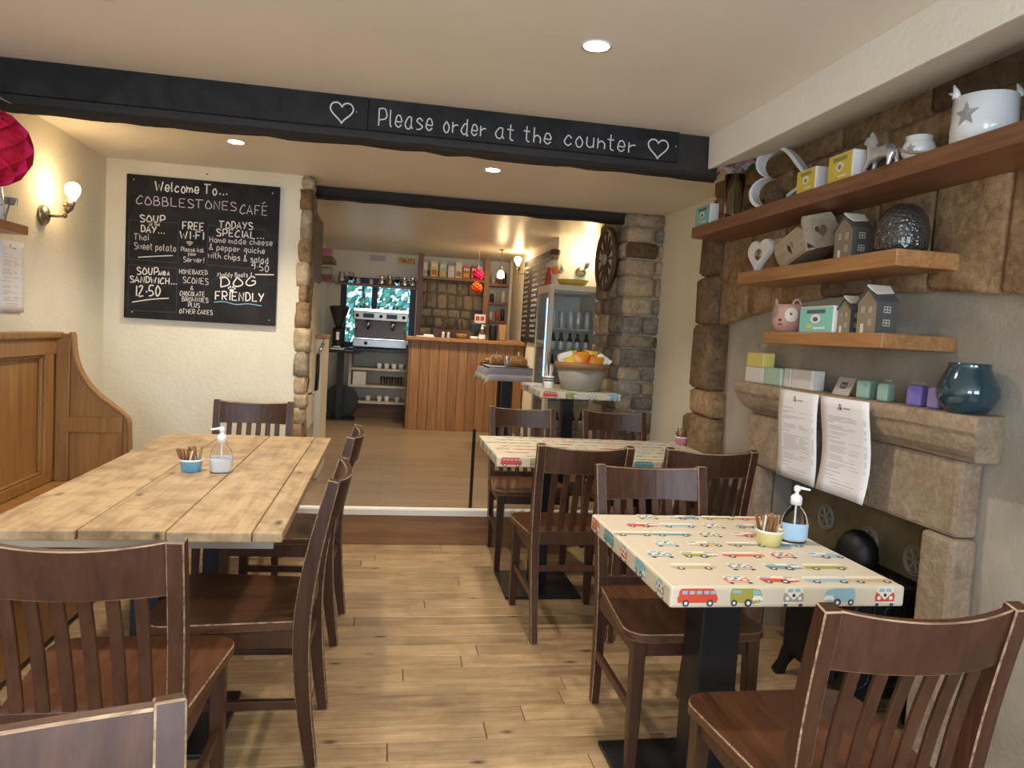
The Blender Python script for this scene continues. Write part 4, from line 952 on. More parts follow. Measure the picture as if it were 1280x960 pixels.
t = thing('trailing_plant', 'sprig of green foliage at the top right edge above the white pot', 'plant', (1.76, 1.66, 1.985))
MB().lathe([(.03, 0), (.04, .06), (.036, .06), (.028, .01)], 16).build('pot', 'stone_dark', t, True)
mb = MB(); r = random.Random(9)
for k in range(60):
    c = Vector((r.gauss(-.02, .035), r.gauss(.06, .05), .12+r.gauss(.06, .04))); n = Vector((r.uniform(-1, 1), r.uniform(-1, 1), r.uniform(0, 1))).normalized(); u = n.orthogonal()*.022; v = n.cross(u)*.6
    mb.add([c-u, c-v, c+u, c+v], [(0, 1, 2, 3)])
for k in range(6): mb.tube([(0, 0, .05), (r.uniform(-.04, 0), r.uniform(.02, .1), r.uniform(.12, .2))], .0025, 5)
mb.build('foliage', 'leaf', t)
# ---- middle shelf ornaments
t = thing('heart_tealight', 'white wooden heart with a silver tealight cup leaning on the middle shelf', 'ornament', (1.64, 3.11, 1.70))
hp2 = [(a*.085, (b)*.085) for a, b in heart_pts(30)[:-1]]; zz = min(p[1] for p in hp2)
MB().prism([(a, b-zz) for a, b in hp2], lambda u, v, q: (q+v*.12, -u*1.2, v*1.0), -.014, .014).build('heart', 'white_paint', t, bevel=.003)
MB().lathe([(.024, 0), (.026, .002), (.024, .006), (.018, .006), (.017, .001), (.001, .001)], 18).build('tealight', 'brass_old', t, True, loc=(-.008, -.02, .075), rot=(0, rad(-90), 0))
def crate():
    t = thing('wooden_crate', 'grey wooden crate with heart cut-outs tipped up on the middle shelf', 'crate', (1.715, 2.80, 1.742), rot=(rad(-16), rad(-14), 0))
    # box with open top, walls as strips around a cut-out
    L, W, H, q = .120, .082, .110, .008
    def wall(name, half, H_, fn, hole):
        hpz = [(a*hole, H_*.5+b*hole) for a, b in heart_pts(24)[:-1]]; n = len(hpz); V = []; F = []
        for a, b in hpz:
            ang_ = math.atan2((b-H_*.5)/(H_*.5), a/half); c, s_ = math.cos(ang_), math.sin(ang_); k = 1/max(abs(c), abs(s_)); o_ = (c*k*half, H_*.5+s_*k*H_*.5)
            for tt in (0, q): V += [fn(a, b, tt), fn(*o_, tt)]
        for i in range(n):
            j = (i+1) % n
            for u, v in ((0, 1), (1, 3), (3, 2), (2, 0)): F.append((i*4+u, i*4+v, j*4+v, j*4+u))
        MB().add(V, F).build(name, 'grey_wood', t)
    wall('side_wall', L, H, lambda u, v, d: (-W+d, -u, v), .032); wall('side_wall', L, H, lambda u, v, d: (W-d, -u, v), .036)
    wall('end_wall', W-q, H+.03, lambda u, v, d: (u, -L+d, v), .030); wall('end_wall', W-q, H+.03, lambda u, v, d: (u, L-d, v), .030)
    MB().box(-W+q, W-q, -L+q, L-q, 0, q).build('floor_board', 'grey_wood', t); MB().box(-W+q, W-q, -.006, .006, q, H-.005).build('divider', 'grey_wood', t)
crate()
mat('house_brown', (.25, .20, .14), .75); mat('house_dark', (.085, .08, .075), .75); mat('snow', (.62, .58, .50), .8); mat('window_paint', (.66, .60, .48), .8)
def house(label, loc, w, d, h, rz=0):
    """little candle house: gable end faces -X (room), long side faces -Y"""
    t = thing('candle_house', label, 'ornament', loc, rz, 'little wooden houses')
    e = h*.72
    MB().prism([(-w/2, 0), (w/2, 0), (w/2, e), (0, h), (-w/2, e)], lambda u, v, q: (q, u, v), -d/2, d/2).build('house_body', 'house_brown', t)
    rf = MB().hexa([(-d/2-.004, -w/2-.006, e-.006), (d/2+.004, -w/2-.006, e-.006), (d/2+.004, .002, h+.004), (-d/2-.004, .002, h+.004)], [(-d/2-.004, -w/2-.006, e+.002), (d/2+.004, -w/2-.006, e+.002), (d/2+.004, .002, h+.012), (-d/2-.004, .002, h+.012)])
    rf.hexa([(-d/2-.004, w/2+.006, e-.006), (d/2+.004, w/2+.006, e-.006), (d/2+.004, -.002, h+.004), (-d/2-.004, -.002, h+.004)], [(-d/2-.004, w/2+.006, e+.002), (d/2+.004, w/2+.006, e+.002), (d/2+.004, -.002, h+.012), (-d/2-.004, -.002, h+.012)]); rf.build('roof', 'house_dark', t)
    MB().hexa([(-d*.32, -w*.30, e+(h-e)*.40+.004), (d/2+.005, -w*.22, e+(h-e)*.56+.004), (d/2+.005, -.0, h+.012), (-d/2-.006, -.0, h+.012)], [(-d*.32, -w*.28, e+(h-e)*.44+.012), (d/2+.005, -w*.20, e+(h-e)*.60+.012), (d/2+.005, .004, h+.020), (-d/2-.006, .004, h+.020)]).build('snow', 'snow', t, bevel=.004)
    MB().box(-d/2, d/2, -w/2-.0015, -w/2, .002, e-.002).build('side_face', 'house_dark', t)
    wn_ = MB()
    def win(fn, cx, cz, ww, hh):
        for a, b, c, d_ in ((-ww, ww, -hh, -hh+.003), (-ww, ww, hh-.003, hh), (-ww, -ww+.003, -hh, hh), (ww-.003, ww, -hh, hh), (-.0015, .0015, -hh, hh), (-ww, ww, -.0015, .0015)): wn_.poly([fn(cx+a, cz+c), fn(cx+b, cz+c), fn(cx+b, cz+d_), fn(cx+a, cz+d_)])
    for cz in (h*.25, h*.55):
        for cx in (-w*.2, w*.2):
            if cz < h*.3 and cx > 0: continue
            win(lambda u, v: (-d/2-.0008, u, v), cx, cz, w*.09, h*.075)
        for cx in ((0,) if d < .06 else (0,)): win(lambda u, v: (u, -w/2-.0025, v), cx, cz, d*.17, h*.075)
    wn_.build('window_print', 'window_paint', t)
    MB().box(-d/2-.001, -d/2, w*.12, w*.28, 0, h*.22).build('door', 'window_paint', t)
house('little grey house on the middle shelf beside the dark glass vase', (1.675, 2.475, 1.70), .105, .075, .150)
house('little house on the lowest shelf, the smaller of two', (1.665, 2.435, 1.427), .075, .05, .118)
house('little house with snowy roof on the lowest shelf, the larger of two', (1.675, 2.30, 1.427), .10, .08, .150)
def m_hammer():
    m = mat('hammered_glass', (.060, .056, .052), .14, metal=.3, spec=.8, coat=.6); t = NT(m); v = t.coords('Object', (1, 1, 1)); vo = t.n('ShaderNodeTexVoronoi', Scale=85.0); t.l(v, vo.inputs['Vector']); t.bump(vo.outputs['Distance'], .8, .006)
m_hammer()
tag(MB().lathe([(.066, 0), (.078, .004), (.084, .03), (.084, .08), (.076, .12), (.058, .150), (.034, .166), (.022, .168), (.020, .164), (.05, .142), (.078, .07), (.07, .01)], 32, (1.71, 2.255, 1.70)).build('glass_vase', 'hammered_glass', smooth=True), 'dark smoky hammered-glass dome vase on the middle shelf', 'vase')
# ---- lowest shelf: dog pot
mat('pink_ceramic', (.58, .33, .28), .35, coat=.2); mat('dog_grey', (.30, .27, .27), .4); mat('dog_cream', (.80, .72, .62), .4); mat('dog_black', (.03, .025, .025), .3)
t = thing('dog_face_pot', 'pink dog-face plant pot at the far end of the lowest shelf', 'pot', (1.695, 2.895, 1.427), rad(10))
MB().lathe([(.045, 0), (.058, .006), (.071, .045), (.072, .085), (.066, .118), (.062, .120), (.064, .085), (.05, .015)], 30).build('pot', 'pink_ceramic', t, True)
for a in (rad(150), rad(255)):
    c = Vector((.058*math.cos(a), .058*math.sin(a), .112)); dx = Vector((math.sin(a), -math.cos(a), 0))
    MB().tube([c+dx*(.017*math.cos(q))+Vector((0, 0, .024*math.sin(q)+.004)) for q in [PI*k/8 for k in range(9)]], .005, 8).build('ear', 'pink_ceramic', t, True)
def patch(name, a0, z0, ru, rv, m, lift=.0012):
    mb = MB(); R_ = lambda z: .0715 if z > .04 else .0715-(.04-z)*.25
    n = 18; V = []; 
    for rr in (0, .33, .66, 1.0):
        for k in range(n): 
            u = ru*rr*math.cos(k*2*PI/n); z = z0+rv*rr*math.sin(k*2*PI/n); R2 = R_(z)-max(0, z-.085)*.17+lift; V.append((R2*math.cos(a0+u/.07), R2*math.sin(a0+u/.07), z))
    F = [(j*n+k, j*n+(k+1) % n, (j+1)*n+(k+1) % n, (j+1)*n+k) for j in range(3) for k in range(n)]; mb.add(V, F); mb.build(name, m, t, True)
patch('eye_patch', rad(235), .075, .026, .030, 'dog_cream'); patch('eye', rad(233), .078, .005, .006, 'dog_black', .0026); patch('eye_patch', rad(172), .085, .018, .026, 'dog_grey'); patch('nose', rad(200), .052, .007, .005, 'dog_black', .0026); patch('mouth', rad(200), .034, .012, .0022, 'dog_black', .0026)
# ---- mantel: blue glass vase
mat('blue_glass', (.018, .055, .075), .09, metal=.15, spec=.8, coat=.7)
tag(MB().lathe([(.046, 0), (.055, .004), (.077, .030), (.089, .060), (.086, .083), (.072, .115), (.060, .140), (.058, .149), (.060, .156), (.056, .157), (.054, .147), (.068, .113), (.081, .081), (.064, .032)], 34, (1.782, 1.985, MZ)).build('glass_vase', 'blue_glass', smooth=True), 'round blue-green glass vase at the near end of the mantelshelf', 'vase')

# ================================================================== left wall: shelf, ornaments, paper ball
tag(MB().box(-1.768, -1.60, 2.9, 3.61, 1.665, 1.705).build('wall_shelf', 'shelf_oak', bevel=.003), 'short wooden shelf on the left wall, cut by the frame edge', 'shelf')
t = thing('white_jug', 'white spotted jug on the left wall shelf, under the paper ball', 'jug', (-1.67, 3.44, 1.705))
MB().lathe([(.035, 0), (.045, .01), (.05, .06), (.042, .11), (.038, .14), (.046, .165), (.043, .165), (.035, .14), (.04, .06), (.03, .01)], 22).build('body', 'white_ceramic', t, True)
mb = MB(); r = random.Random(2)
for k in range(16):
    a, z_ = r.uniform(0, 2*PI), r.uniform(.02, .1); mb.sphere((.049*math.cos(a), .049*math.sin(a), z_), .005, 6, 4)
mb.build('spots', 'star_grey', t)
t = thing('metal_rose', 'grey metal rose leaning on the left wall shelf', 'ornament', (-1.665, 3.56, 1.705))
MB().tube([(0, -.02, 0), (0, 0, .05), (0, .022, .09)], .004, 6).build('stem', 'star_grey', t); mb = MB()
for k in range(9):
    a = k*2.4; q = .006+.0022*k; c = Vector((q*math.cos(a), .026+q*math.sin(a), .105)); n_ = Vector((math.cos(a), math.sin(a), .3)); u = n_.cross(Vector((0, 0, 1))).normalized()*.016
    mb.add([c-u*.6-Vector((0, 0, .018)), c+u*.6-Vector((0, 0, .018)), c+u+Vector((0, 0, .010))+n_*.004, c-u+Vector((0, 0, .010))+n_*.004], [(0, 1, 2, 3)])
o = mb.build('petals', 'star_grey', t); sd = o.modifiers.new('t', 'SOLIDIFY'); sd.thickness = .002
mat('tissue_pink', (.72, .02, .15), .8); mat('tissue_dark', (.55, .012, .05), .8)
def honeycomb(label, loc, R_, m1, m2, hang, ns=22, nz=9):
    t = thing('paper_ball', label, 'decoration', loc, group='honeycomb paper balls')
    mb = MB()
    for k in range(ns):                     # leaves of tissue pinched into cells
        V = []; F = []
        for i in range(nz*2+1):
            f = i/(nz*2); th = PI*f; z_ = -R_*math.cos(th); rr = max(R_*math.sin(th), .0005)
            off = (PI/ns)*(1 if (i//1) % 2 == 0 else -1)*.98*(1 if k % 2 == 0 else -1)
            a = k*2*PI/ns+off; V.append((rr*math.cos(a), rr*math.sin(a), z_)); V.append((rr*.55*math.cos(a), rr*.55*math.sin(a), z_))
        F = [(2*i, 2*i+2, 2*i+3, 2*i+1) for i in range(nz*2)]; mb.add(V, F, k % 2)
    mb.build('tissue_leaves', [m1, m2], t); mb = MB().sphere((0, 0, 0), R_*.80, 20, 12); mb.build('inner_folds', m2, t, True)
    MB().tube([(0, 0, R_*.98), (0, 0, hang)], .0025, 6).build('string', 'white_plastic', t)
honeycomb('large pink honeycomb paper ball hanging from the beam at the left edge', (-1.475, 3.02, 1.925), .143, 'tissue_pink', 'tissue_dark', .225, 16, 6)
tag(MB().tube([(-1.475, 3.185, 2.13), (-1.475, 3.10, 2.125), (-1.475, 3.02, 2.135), (-1.475, 3.0, 2.15)], .004, 6).build('hook', 'brushed_steel'), 'grey hook holding the pink paper ball under the beam', 'hook')
# ================================================================== snack bowl table
mat('stoneware', (.30, .29, .235), .45); mat('stoneware_rim', (.30, .16, .07), .45)
t = thing('snack_bowl', 'big stoneware bowl with brown rim heaped with crisp packets', 'bowl', (1.385, 5.08, .981))
MB().lathe([(.130, 0), (.137, .004), (.182, .158), (.176, .158), (.130, .012), (.02, .010)], 40).build('bowl', 'stoneware', t, True)
MB().lathe([(.180, .152), (.194, .158), (.200, .178), (.198, .196), (.188, .200), (.180, .19), (.180, .152)], 40, close=False).build('rim', 'stoneware_rim', t, True)
for n, c in (('packet_orange', (.78, .30, .03)), ('packet_red', (.66, .05, .03)), ('packet_yellow', (.80, .55, .06)), ('packet_silver', (.70, .68, .64))): mat(n, c, .3, spec=.6)
def packet_mesh():
    V = []; F = []; nx, ny = 5, 6
    for sgn in (1, -1):
        o = len(V)
        for j in range(ny+1):
            for i in range(nx+1):
                u, v = i/nx, j/ny; b = .024*math.sin(PI*u)*math.sin(PI*v); V.append(((u-.5)*.11, sgn*b, (v-.5)*.15))
        F += [tuple(o+q for q in (j*(nx+1)+i, j*(nx+1)+i+1, (j+1)*(nx+1)+i+1, (j+1)*(nx+1)+i)) for j in range(ny) for i in range(nx)]
    return V, F
pv, pf = packet_mesh(); r = random.Random(12); pm = {}
PK = [(-.13, -.04, 'packet_silver'), (-.09, -.09, 'packet_yellow'), (-.03, -.10, 'packet_orange'), (.03, -.09, 'packet_red'), (.08, -.10, 'packet_orange'), (.13, -.05, 'packet_silver'), (.12, .03, 'packet_orange'), (.06, .0, 'packet_yellow'), (0, -.02, 'packet_red'), (-.06, .01, 'packet_yellow'), (-.11, .05, 'packet_orange'), (-.02, .08, 'packet_silver'), (.07, .09, 'packet_orange')]
for i, (x, y, m) in enumerate(PK):
    if m not in pm: o = MB().add(pv, pf).build('crisp_packet', m, smooth=True); pm[m] = o.data
    else: o = bpy.data.objects.new('crisp_packet', pm[m]); COL.objects.link(o)
    o.location = (1.385+x*.92, 5.08+y, .981+.195+r.uniform(-.02, .02)); o.rotation_euler = (r.uniform(-.4, .4), x*3.2+r.uniform(-.25, .25), r.uniform(-.5, .5))
    tag(o, '%s crisp packet in the stoneware bowl, %s' % ({'packet_silver': 'pale silver', 'packet_yellow': 'yellow', 'packet_orange': 'orange', 'packet_red': 'red'}[m], ['at its left edge', 'front left', 'at the front', 'front, just right of centre', 'front right', 'at its right edge', 'right, towards the back', 'right of centre', 'in the middle', 'left of centre', 'left, towards the back', 'at the back', 'at the back right'][i]), 'crisp packet', 'crisp packets in the bowl')
t = thing('cutlery_jar', 'white jar with black bands holding straws, beside the stoneware bowl', 'jar', (1.17, 5.16, .98))
MB().lathe([(.034, 0), (.037, .004), (.037, .085), (.033, .088), (.031, .01)], 22).build('jar', 'white_ceramic', t, True)
for z_ in (.05, .066): MB().lathe([(.0375, z_), (.0380, z_+.003), (.0380, z_+.007), (.0375, z_+.010)], 22, close=False).build('band', 'black_plastic', t, True)
mb = MB()
for k, (a, b) in enumerate(((-.05, .01), (-.03, -.02), (.01, .01), (.02, -.02), (-.02, .02))): mb = MB().bar((a*.2, b*.5, .02), (a, b, .165), .012, .003); mb.build('straw', 'white_plastic', t)
t = thing('napkin_stack', 'stack of cream napkins with a black clip on the snack table', 'napkins', (1.11, 5.33, .98), rad(12))
for k in range(4): MB().box(-.075, .075, -.09, .09, .001+k*.004, .004+k*.004).build('napkin', 'paper', t, rot=(0, 0, k*.05))
MB().prism([(-.05, 0), (.05, 0), (0, .025)], lambda u, v, q: (u+.06, q-.1, v+.018), 0, .012).build('clip', 'black_plastic', t)
# wagon wheel on the pillar's side
t = thing('wagon_wheel', 'dark rimmed wagon wheel with pale, glare-brightened panels hung on the pillar side', 'wheel', (1.668, 5.60, 1.985), rot=(0, rad(-90), 0))
MB().lathe([(.218, -.018), (.250, -.018), (.252, .0), (.250, .018), (.218, .018), (.218, -.018)], 48, close=False).build('rim', 'dark_wood', t, True)
mat('wheel_panel_glare', (.66, .62, .58), .35)  # pale grey panels, colour raised to carry the glare between the spokes
for k in range(12):
    a0, a1 = (k+.06)*PI/6, (k+.94)*PI/6; P = [(q*math.cos(a), q*math.sin(a)) for q, a in ((.05, a0), (.218, a0), (.219, (a0+a1)/2), (.218, a1), (.05, a1))]
    MB().prism(P, lambda u, v, q: (u, v, q), -.012, -.006).build('panel', 'wheel_panel_glare', t)
    a = k*PI/6; MB().bar((.04*math.cos(a), .04*math.sin(a), 0), (.222*math.cos(a), .222*math.sin(a), 0), .018, .02, w2=.012).build('spoke', 'dark_wood', t)
MB().lathe([(.045, -.025), (.048, .01), (.034, .03), (.02, .034), (.001, .034)], 20).build('hub', 'stoneware', t, True)
sconce('bare bulb wall lamp beside the wagon wheel, above the fridge', (1.79, 6.815, 1.985), rad(-90), .046)
sconce('bare bulb wall lamp above the tall side chalkboard', (1.556, 8.35, 2.06), rad(180), .044)
t = thing('pendant_lamp', 'bare bulb pendant hanging over the right end of the counter', 'pendant lamp', (1.226, 8.2, 2.30)); MB().lathe([(.03, 0), (.03, -.012), (.008, -.02)], 16).build('ceiling_rose', 'brass_old', t, True); MB().tube([(0, 0, -.018), (0, 0, -.20)], .004, 6).build('cord', 'black_plastic', t); MB().tube([(0, 0, -.19), (0, 0, -.235)], [.014, .018], 12).build('socket', 'brass_old', t, True); MB().lathe([(.014, -.235), (.030, -.255), (.042, -.285), (.036, -.315), (.001, -.328)], 18).build('bulb', 'lamp_glow', t, True)

# ================================================================== drinks fridge
t = thing('drinks_fridge', 'cream upright drinks fridge with glass door beside the pillar', 'fridge', (1.58, 6.43, UF))
X0, X1, YA, YB, H = -.22, .22, -.28, .28, 1.585
mat('fridge_white', (.72, .66, .52), .4); mat('fridge_inner', (.32, .31, .28), .5); mat('fridge_glass', (.8, .86, .9), .03, trans=1.0, ior=1.08)
MB().box(X0, X1, YB-.03, YB, 0, H).box(X1-.03, X1, YA+.05, YB-.03, .0, H).box(X0, X1-.03, YA+.05, YB-.03, 0, .16).box(X0, X1-.03, YA+.05, YB-.03, H-.07, H).box(X0, X0+.03, YA+.05, YA+.08, .16, H-.07).box(X0, X0+.03, YB-.06, YB-.03, .16, H-.07).build('cabinet', 'fridge_white', t)
MB().box(X0+.004, X0+.010, YA+.08, YB-.06, .16, H-.07).build('side_pane', 'fridge_glass', t)
dr = MB().box(X0, X0+.035, YA, YA+.045, .05, H).box(X1-.035, X1, YA, YA+.045, .05, H).box(X0+.035, X1-.035, YA, YA+.045, H-.05, H).box(X0+.035, X1-.035, YA, YA+.045, .05, .13).build('door', 'fridge_white', t, bevel=.004)
MB().box(X0+.035, X1-.035, YA+.018, YA+.024, .13, H-.05).build('door_pane', 'fridge_glass', dr); MB().box(X0+.006, X0+.022, YA-.03, YA, .7, 1.0).build('handle', 'brushed_steel', dr, bevel=.004)
MB().box(X0-.004, X0+.003, YA+.085, YA+.11, .78, H-.12).build('light_strip', 'blue_led', t)
shz = [.30, .56, .80, 1.00, 1.20]
for z_ in shz: MB().box(X0+.04, X1-.035, YA+.06, YB-.04, z_, z_+.012).build('wire_shelf', 'fridge_white', t)
mat('can_white', (.72, .68, .62), .3, .3); mat('bottle_dark', (.06, .05, .04), .15); mat('bottle_green', (.05, .12, .06), .12)
for si, z_ in enumerate(shz):
    for k in range(5):
        x = 1.58-.145+k*.075; y = 6.43-.16+.02*(k % 2); zz_ = UF+z_+.0125
        q = ('top' if si == 4 else 'fourth' if si == 3 else 'third' if si == 2 else 'second' if si == 1 else 'lowest')
        if si == 4:
            o = MB().lathe([(.026, 0), (.030, .006), (.030, .135), (.025, .146), (.025, .150), (.001, .148)], 14).build('drink_can', ['can_white', 'red_print'], smooth=True)
            o.data.polygons.foreach_set('material_index', [1 if 14*2 <= i < 14*2+5 else 0 for i in range(len(o.data.polygons))])
            o.location = (x, y, zz_); tag(o, 'tall white drink can with red mark on the top fridge shelf, %s' % ['leftmost', 'second from left', 'in the middle', 'second from right', 'rightmost'][k], 'can', 'cans on the top fridge shelf')
        else:
            o = MB().lathe([(.026, 0), (.029, .004), (.029, .085), (.012, .125), (.011, .160), (.001, .162)], 14).build('drink_bottle', ['bottle_dark', 'can_white'][0:1], smooth=True)
            o.data.materials.append(MATS['can_white']); o.data.polygons.foreach_set('material_index', [1 if 14 <= i < 28 else 0 for i in range(len(o.data.polygons))])
            o.location = (x, y, zz_); tag(o, 'dark drink bottle with pale label on the %s fridge shelf, %s' % (q, ['leftmost', 'second from left', 'in the middle', 'second from right', 'rightmost'][k]), 'bottle', 'bottles on the %s fridge shelf' % q)
mat('bowl_yellow', (.72, .50, .06), .35)
tag(MB().lathe([(.07, 0), (.12, .02), (.145, .058), (.139, .058), (.11, .026), (.02, .012)], 30, (1.60, 6.36, UF+1.586)).build('shallow_bowl', 'bowl_yellow', smooth=True), 'wide shallow yellow bowl on top of the drinks fridge', 'bowl')
mat('fig_white', (.68, .62, .52), .5); mat('fig_orange', (.75, .24, .04), .5); mat('fig_red', (.45, .07, .05), .5); mat('fig_dark', (.07, .04, .03), .5)
t = thing('cook_figurine', 'tall figurine with white jacket and orange front on the fridge', 'figurine', (1.475, 6.58, UF+1.586))
MB().lathe([(.045, 0), (.05, .01), (.045, .06), (.060, .12), (.062, .19), (.045, .235), (.025, .25)], 18).build('body', 'fig_white', t, True)
MB().sphere((0, 0, .285), .042, 16, 10).build('head', 'chair_worn', t, True); MB().lathe([(.043, .295), (.050, .315), (.046, .34), (.001, .352)], 16).build('cap', 'fig_dark', t, True); MB().sphere((0, -.04, .15), .042, 14, 8).build('apron_front', 'fig_orange', t, True)
for s_ in (-1, 1): MB().tube([(s_*.052, 0, .21), (s_*.075, -.03, .16), (s_*.045, -.062, .13)], [.018, .016, .013], 10).build('arm', 'fig_white', t, True)
t = thing('red_figurine', 'slim red figurine at the left of the cook figurine on the fridge', 'figurine', (1.40, 6.45, UF+1.586))
MB().lathe([(.03, 0), (.034, .006), (.022, .05), (.03, .09), (.024, .125), (.012, .135)], 14).build('body', 'fig_red', t, True); MB().sphere((0, 0, .152), .022, 12, 8).build('head', 'fig_red', t, True); MB().lathe([(.022, .165), (.001, .195)], 10).build('hat', 'fig_white', t, True)

# ================================================================== counter
t = thing('counter', 'tall cafe counter clad in vertical honey-coloured boards', 'counter', (.90, 8.45, UF))
cb_ = MB().box(-.64, .645, -.23, .26, 0, 1.005).build('carcass', 'dark_wood', t)
n = 12; wd = 1.285/n
for k in range(n): MB().box(-.64+k*wd+.0015, -.64+(k+1)*wd-.0015, -.25, -.231, .0, 1.005).build('board', 'counter_wood', t, bevel=.003)
for k in range(4): MB().box(-.66, -.641, -.25+k*.1285+.0015, -.25+(k+1)*.1285-.0015, .0, 1.005).build('board', 'counter_wood', t, bevel=.003)
MB().box(-.70, .65, -.30, .28, 1.006, 1.048).build('worktop', 'shelf_oak', t, bevel=.006)
CT = UF+1.048
def small(name, prof, m, loc, label, cat, group=None, n=18): return tag(MB().lathe(prof, n, loc).build(name, m, smooth=True), label, cat, group)
mat('amber_bowl', (.42, .22, .05), .3)
small('mixing_bowl', [(.03, 0), (.05, .01), (.068, .062), (.064, .062), (.046, .016), (.01, .008)], 'amber_bowl', (.83, 8.30, CT), 'amber bowl standing on the wooden counter', 'bowl')
small('sugar_bowl', [(.03, 0), (.046, .01), (.05, .036), (.046, .036), (.03, .01)], 'white_ceramic', (.975, 8.30, CT), 'low white bowl on the counter beside the pump bottle', 'bowl')
pump_bottle('white pump bottle standing on the wooden counter', (1.06, 8.28, CT), rad(10), 'label_white', .06)
for x, q in ((.62, 'left'), (.68, 'right')): small('shaker', [(.017, 0), (.019, .003), (.015, .05), (.018, .062), (.001, .072)], 'white_ceramic', (x, 8.30, CT), 'small white shaker on the counter, the %s one of a pair' % q, 'shaker', 'shaker pair')
t = thing('folded_cloth', 'folded white cloth at the left end of the counter', 'cloth', (.42, 8.33, CT))
MB().box(-.1, .1, -.06, .06, 0, .012).build('fold', 'paper', t, bevel=.005); MB().box(-.02, .09, -.05, .05, .012, .030).build('fold', 'paper', t, bevel=.007)
t = thing('dark_tray', 'dark wooden tray box at the back of the counter', 'tray', (.78, 8.55, CT)); MB().box(-.26, .17, -.06, .06, 0, .012).build('base', 'dark_wood', t)
for a in ((-.26, .17, -.06, -.05), (-.26, .17, .05, .06), (-.26, -.25, -.05, .05), (.16, .17, -.05, .05)): MB().box(*a, .012, .10).build('side', 'dark_wood', t)
for k, (x, h) in enumerate(((.62, .17), (.66, .15), (.72, .16), (.785, .28), (.85, .22), (.905, .2))): small('glass_bottle', [(.020, 0), (.022, .004), (.022, h*.6), (.009, h*.8), (.009, h), (.001, h)], 'tumbler_glass', (x, 8.55, CT+.0125), ['shortest-necked clear bottle', 'stubby clear bottle', 'third clear bottle', 'tallest clear bottle', 'tall clear bottle beside the tallest', 'rightmost clear bottle'][k]+' standing in the dark tray', 'bottle', 'clear bottles in the tray', 12)
t = thing('card_terminal', 'black till screen at the right of the clear bottles', 'till', (1.04, 8.55, CT)); MB().box(-.04, .04, -.04, .04, 0, .02).build('base', 'black_plastic', t); MB().bar((0, .01, .02), (0, .0, .12), .03, .02).build('stand', 'black_plastic', t); MB().box(-.085, .085, -.012, .012, .09, .19).build('screen', 'black_plastic', t, bevel=.004)
t = thing('notice_sign', 'small white notice with red print standing above the till', 'sign', (1.07, 8.62, CT)); MB().box(-.065, .065, -.003, .003, .20, .30).box(-.004, .004, -.003, .003, 0, .2).build('card', 'paper', t)
for a in (-.05, .006): MB().box(a, a+.044, -.005, -.0032, .225, .275).build('red_mark', 'red_print', t)
t = thing('menu_holder', 'tall tan card holder on the counter by the shelf bay', 'holder', (1.30, 8.32, CT)); MB().prism([(-.03, 0), (.03, 0), (.045, .19), (-.045, .19)], lambda u, v, q: (u, q, v), -.008, .008).build('card', 'packet_tan', t); MB().box(-.04, .04, -.03, .03, 0, .01).build('foot', 'dark_wood', t)
small('coffee_tin', [(.045, 0), (.048, .004), (.048, .17), (.044, .18), (.001, .182)], 'black_plastic', (1.20, 8.38, CT), 'tall black tin standing beside the tan card holder', 'tin')
t = thing('serving_board', 'flat brown serving board at the right end of the counter', 'board', (1.42, 8.33, CT)); MB().box(-.09, .09, -.1, .1, 0, .016).build('board', 'shelf_oak', t, bevel=.004); MB().box(-.02, .02, -.16, -.1, .001, .015).build('handle', 'shelf_oak', t, bevel=.004)

# ---- shelf bays behind the counter
def sbx(name, m, b, label, cat, group=None): return tag(MB().box(*b).build(name, m, bevel=.003), label, cat, group)
t = thing('bay_shelving', 'shelf bays on wooden uprights against the rubble wall behind the counter', 'shelving', (.9, 9.5, UF)); 
for x0, x1, m in ((.345, .405, 'shelf_walnut'), (1.185, 1.255, 'shelf_oak'), (1.512, 1.552, 'cream_paint')): MB().box(x0-.9, x1-.9, -.18, -.12, 0, 2.08).build('upright', m, t, bevel=.003)
MB().box(.405-.9, 1.185-.9, -.18, .10, 1.775, 1.808).build('shelf', 'shelf_oak', t)
for z_ in (1.27, 1.50, 1.74): MB().box(1.256-.9, 1.511-.9, -.17, .10, z_, z_+.032).build('shelf', 'shelf_walnut', t)
for i, (x, w_, h, m) in enumerate(((.43, .05, .17, 'white_paint'), (.545, .095, .20, 'wrap_yellow'), (.655, .09, .19, 'soap_green'), (.76, .085, .15, 'soap_pale'), (.855, .085, .20, 'cream_print'), (.955, .095, .16, 'orange_print'), (1.05, .07, .165, 'red_print'), (1.125, .07, .165, 'cream_print'))):
    nm = ['narrow white', 'yellow', 'pale green', 'pale grey', 'tall cream', 'orange', 'red', 'rightmost cream'][i]
    t = thing('tea_box', '%s tea box on the long shelf above the rubble wall' % nm, 'box', (x, 9.40, UF+1.809), group='tea boxes on the long shelf')
    MB().box(-w_/2, w_/2, -.05, .05, 0, h).build('carton', m, t, bevel=.002); MB().box(-w_*.36, w_*.36, -.0525, -.0505, h*.12, h*.42).build('label', ['print_grey', 'orange_print', 'soap_yellow', 'paper', 'packet_tan', 'soap_yellow', 'cream_print', 'red_print'][i], t); MB().box(-w_*.36, w_*.36, -.0525, -.0505, h*.62, h*.82).build('label', 'paper', t)
